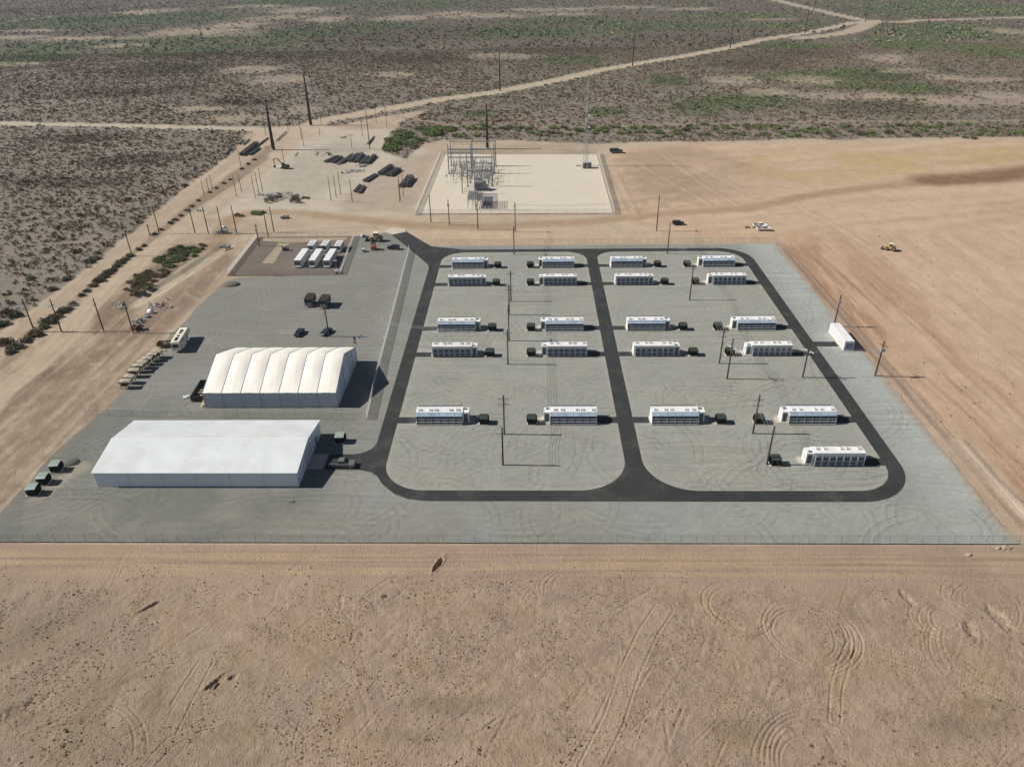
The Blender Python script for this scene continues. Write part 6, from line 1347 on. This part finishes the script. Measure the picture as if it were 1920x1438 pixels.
X, Y = RNG.uniform(96,260,2600), RNG.uniform(108,420,2600); k = fbm(X/9,Y/25,4,35) > .55; X, Y = X[k], Y[k]
scatter('clods', np.stack([X,Y,Y*0],1), RNG.uniform(.06,.2,len(X)), [clump(12,.7,90+i,.6) for i in range(3)], np.tile(np.array(S(150,124,100)), (len(X),1)), 'loose clods of dirt on the graded ground at right')
# individual shrubs: roadside row, ditch, thicket and hedge line
shrub_src = {}
def shrub_proto(key, colr, seed, dense=420):
    v_ = clump(dense, .115, seed, .8); inner = clump(int(dense*.5), .16, seed+7, .6)*[.72,.72,.75]; v2 = np.concatenate([v_, inner])
    r_ = np.random.default_rng(seed); v3 = np.repeat(r_.uniform(.6,1.35,len(v2)//3), 3)[:,None]; hue = np.repeat(r_.uniform(0,1,len(v2)//3), 3)[:,None]
    c0 = np.array(colr); c = (c0*(1-hue*.35)+np.array(S(120,112,84))*hue*.35)*v3
    leaf = tri_mesh('foliage', v2, MT, c); st = MB(); rr = random.Random(seed)
    for i in range(7): an = rr.uniform(0,6.28); e = rr.uniform(.35,.7); st.tube((0,0,0),(e*math.cos(an),e*math.sin(an),rr.uniform(.3,.6)),.035,.012,4)
    return leaf, st.mesh('stems', M['woodgrey'])
VAR = {'dark': [shrub_proto('dark', S(112,116,90), 100+i) for i in range(3)], 'green': [shrub_proto('green', S(132,152,88), 110+i) for i in range(4)], 'brown': [shrub_proto('brown', S(150,126,94), 120+i) for i in range(3)]}
def shrub(kind, x, y, r_, label, group, seed, hz=.8):
    rr = random.Random(seed); leaf, st = rr.choice(VAR[kind]); t = thing('shrub', label, 'shrub', (x,y,-.05), rr.uniform(0,6.28), group); t.scale = (r_*rr.uniform(.9,1.15), r_*rr.uniform(.9,1.1), r_*hz*rr.uniform(.85,1.15))
    for nm, me in (('foliage',leaf),('stems',st)): o = bpy.data.objects.new(nm, me); COL.objects.link(o); o.parent = t
n_ = 0
row = [((5,645),3.2),((25,655),3.4),((45,642),2.6),((62,630),3.6),((78,617),2.6),((88,606),3.4),((100,598),3.0),((112,588),2.6),((122,583),2.8),((134,574),2.2),((150,556),1.8),((160,548),1.7),((172,538),2.3),((182,529),2.8),((190,522),2.8),((198,516),2.6),((207,510),2.8),((215,502),2.6),((224,495),2.6),((232,489),2.2),((241,482),2.3),((258,470),1.8),((268,463),1.6),
  ((288,441),1.9),((300,432),1.6),((318,420),1.8),((327,414),1.9),((337,406),1.7),((349,396),1.8),((358,388),1.6),((370,378),1.5),((392,362),1.5),((404,354),1.5),((418,345),1.7),((430,338),1.5),((452,318),1.8),((464,309),1.8),((476,301),1.6),((15,664),2.4),((8,590),3.2),((24,595),3.4),((0,612),3.0),((95,545),2.4),((120,527),2.2),((165,493),3.0),((180,487),2.4),((55,525),2.2)]
for p, r_ in row: x, y = at(*p); shrub('dark' if n_ % 3 else 'brown', x, y+1, r_*.72, 'dark grey-green shrub beside the two dirt roads at the left', 'roadside shrubs at the left', n_, .75); n_ += 1
rr = random.Random(12); ditch = pxl([(300,482),(335,463),(386,458),(372,476),(345,492),(318,506),(285,540),(262,556),(235,552),(238,528),(275,505)]); xs = [p[0] for p in ditch]; ys_ = [p[1] for p in ditch]; k = 0
while k < 100:
    x, y = rr.uniform(min(xs),max(xs)), rr.uniform(min(ys_),max(ys_))
    if not inside(np.array([x]), np.array([y]), ditch)[0]: continue
    gr = y > at(300,508)[1] or rr.random() < .2
    shrub(('green' if rr.random() < .65 else 'dark') if gr else ('brown' if rr.random() < .75 else 'dark'), x, y, rr.uniform(.9,1.7), 'brown or green shrub in the ditch beside the pale channel', 'ditch shrubs', 200+k, .7); k += 1
thk = pxl([(724,283),(730,262),(748,248),(790,241),(850,240),(838,250),(800,262),(775,276),(745,285)]); xs = [p[0] for p in thk]; ys_ = [p[1] for p in thk]; k = 0
while k < 44:
    x, y = rr.uniform(min(xs),max(xs)), rr.uniform(min(ys_),max(ys_))
    if not inside(np.array([x]), np.array([y]), thk)[0]: continue
    shrub('green', x, y, rr.uniform(2.4,4.0), 'green bush in the thicket behind the pipe stacks', 'thicket bushes', 300+k, .75); k += 1
for k in range(150):
    q = (k+rr.random())/150; px_ = 800+1140*q; lane = rr.choice((0,0,1)) if px_ < 1230 else rr.choice((0,1,1,2))
    py_ = (241+rr.gauss(0,2.0)) if lane == 0 else (251+rr.gauss(0,3.5) if lane == 1 else 257+rr.gauss(0,3))
    if px_ > 1250: py_ -= 3
    x, y = at(px_, py_); shrub('green' if rr.random() < .7 else 'dark', x, y, rr.uniform(1.6,3.3) if lane < 2 else rr.uniform(1.2,2.4), 'green bush in the long hedge-like line behind the substation and graded dirt', 'hedge-line bushes', 400+k, .7)
for k, (p, r_, kd) in enumerate([((445,404),1.8,'brown'),((452,405),1.4,'brown'),((478,400),2.0,'green'),((484,402),1.8,'green'),((492,399),1.5,'dark'),((570,371),1.4,'brown'),((576,372),1.2,'brown'),((840,320),1.0,'dark')][:7]):
    x, y = at(*p); shrub(kd, x, y, r_, 'small shrub on the dirt between the storage yard and the compound', 'shrubs by the compound', 700+k, .6)
# ------------------------------------------------------------------ air
hz = MB().box(-3600, 3400, -230, 2700, -1.5, 160).build('haze', M['dark'])
hm = bpy.data.materials.new('haze_air'); hm.use_nodes = True; t = hm.node_tree; t.nodes.clear(); o = t.nodes.new('ShaderNodeOutputMaterial'); pv = t.nodes.new('ShaderNodeVolumePrincipled')
pv.inputs['Color'].default_value = (.80,.88,1,1); pv.inputs['Density'].default_value = .00007; pv.inputs['Anisotropy'].default_value = 0.1; t.links.new(pv.outputs[0], o.inputs['Volume'])
hz.data.materials.clear(); hz.data.materials.append(hm); tag(hz, kind='stuff', label='thin dry haze over the plain')
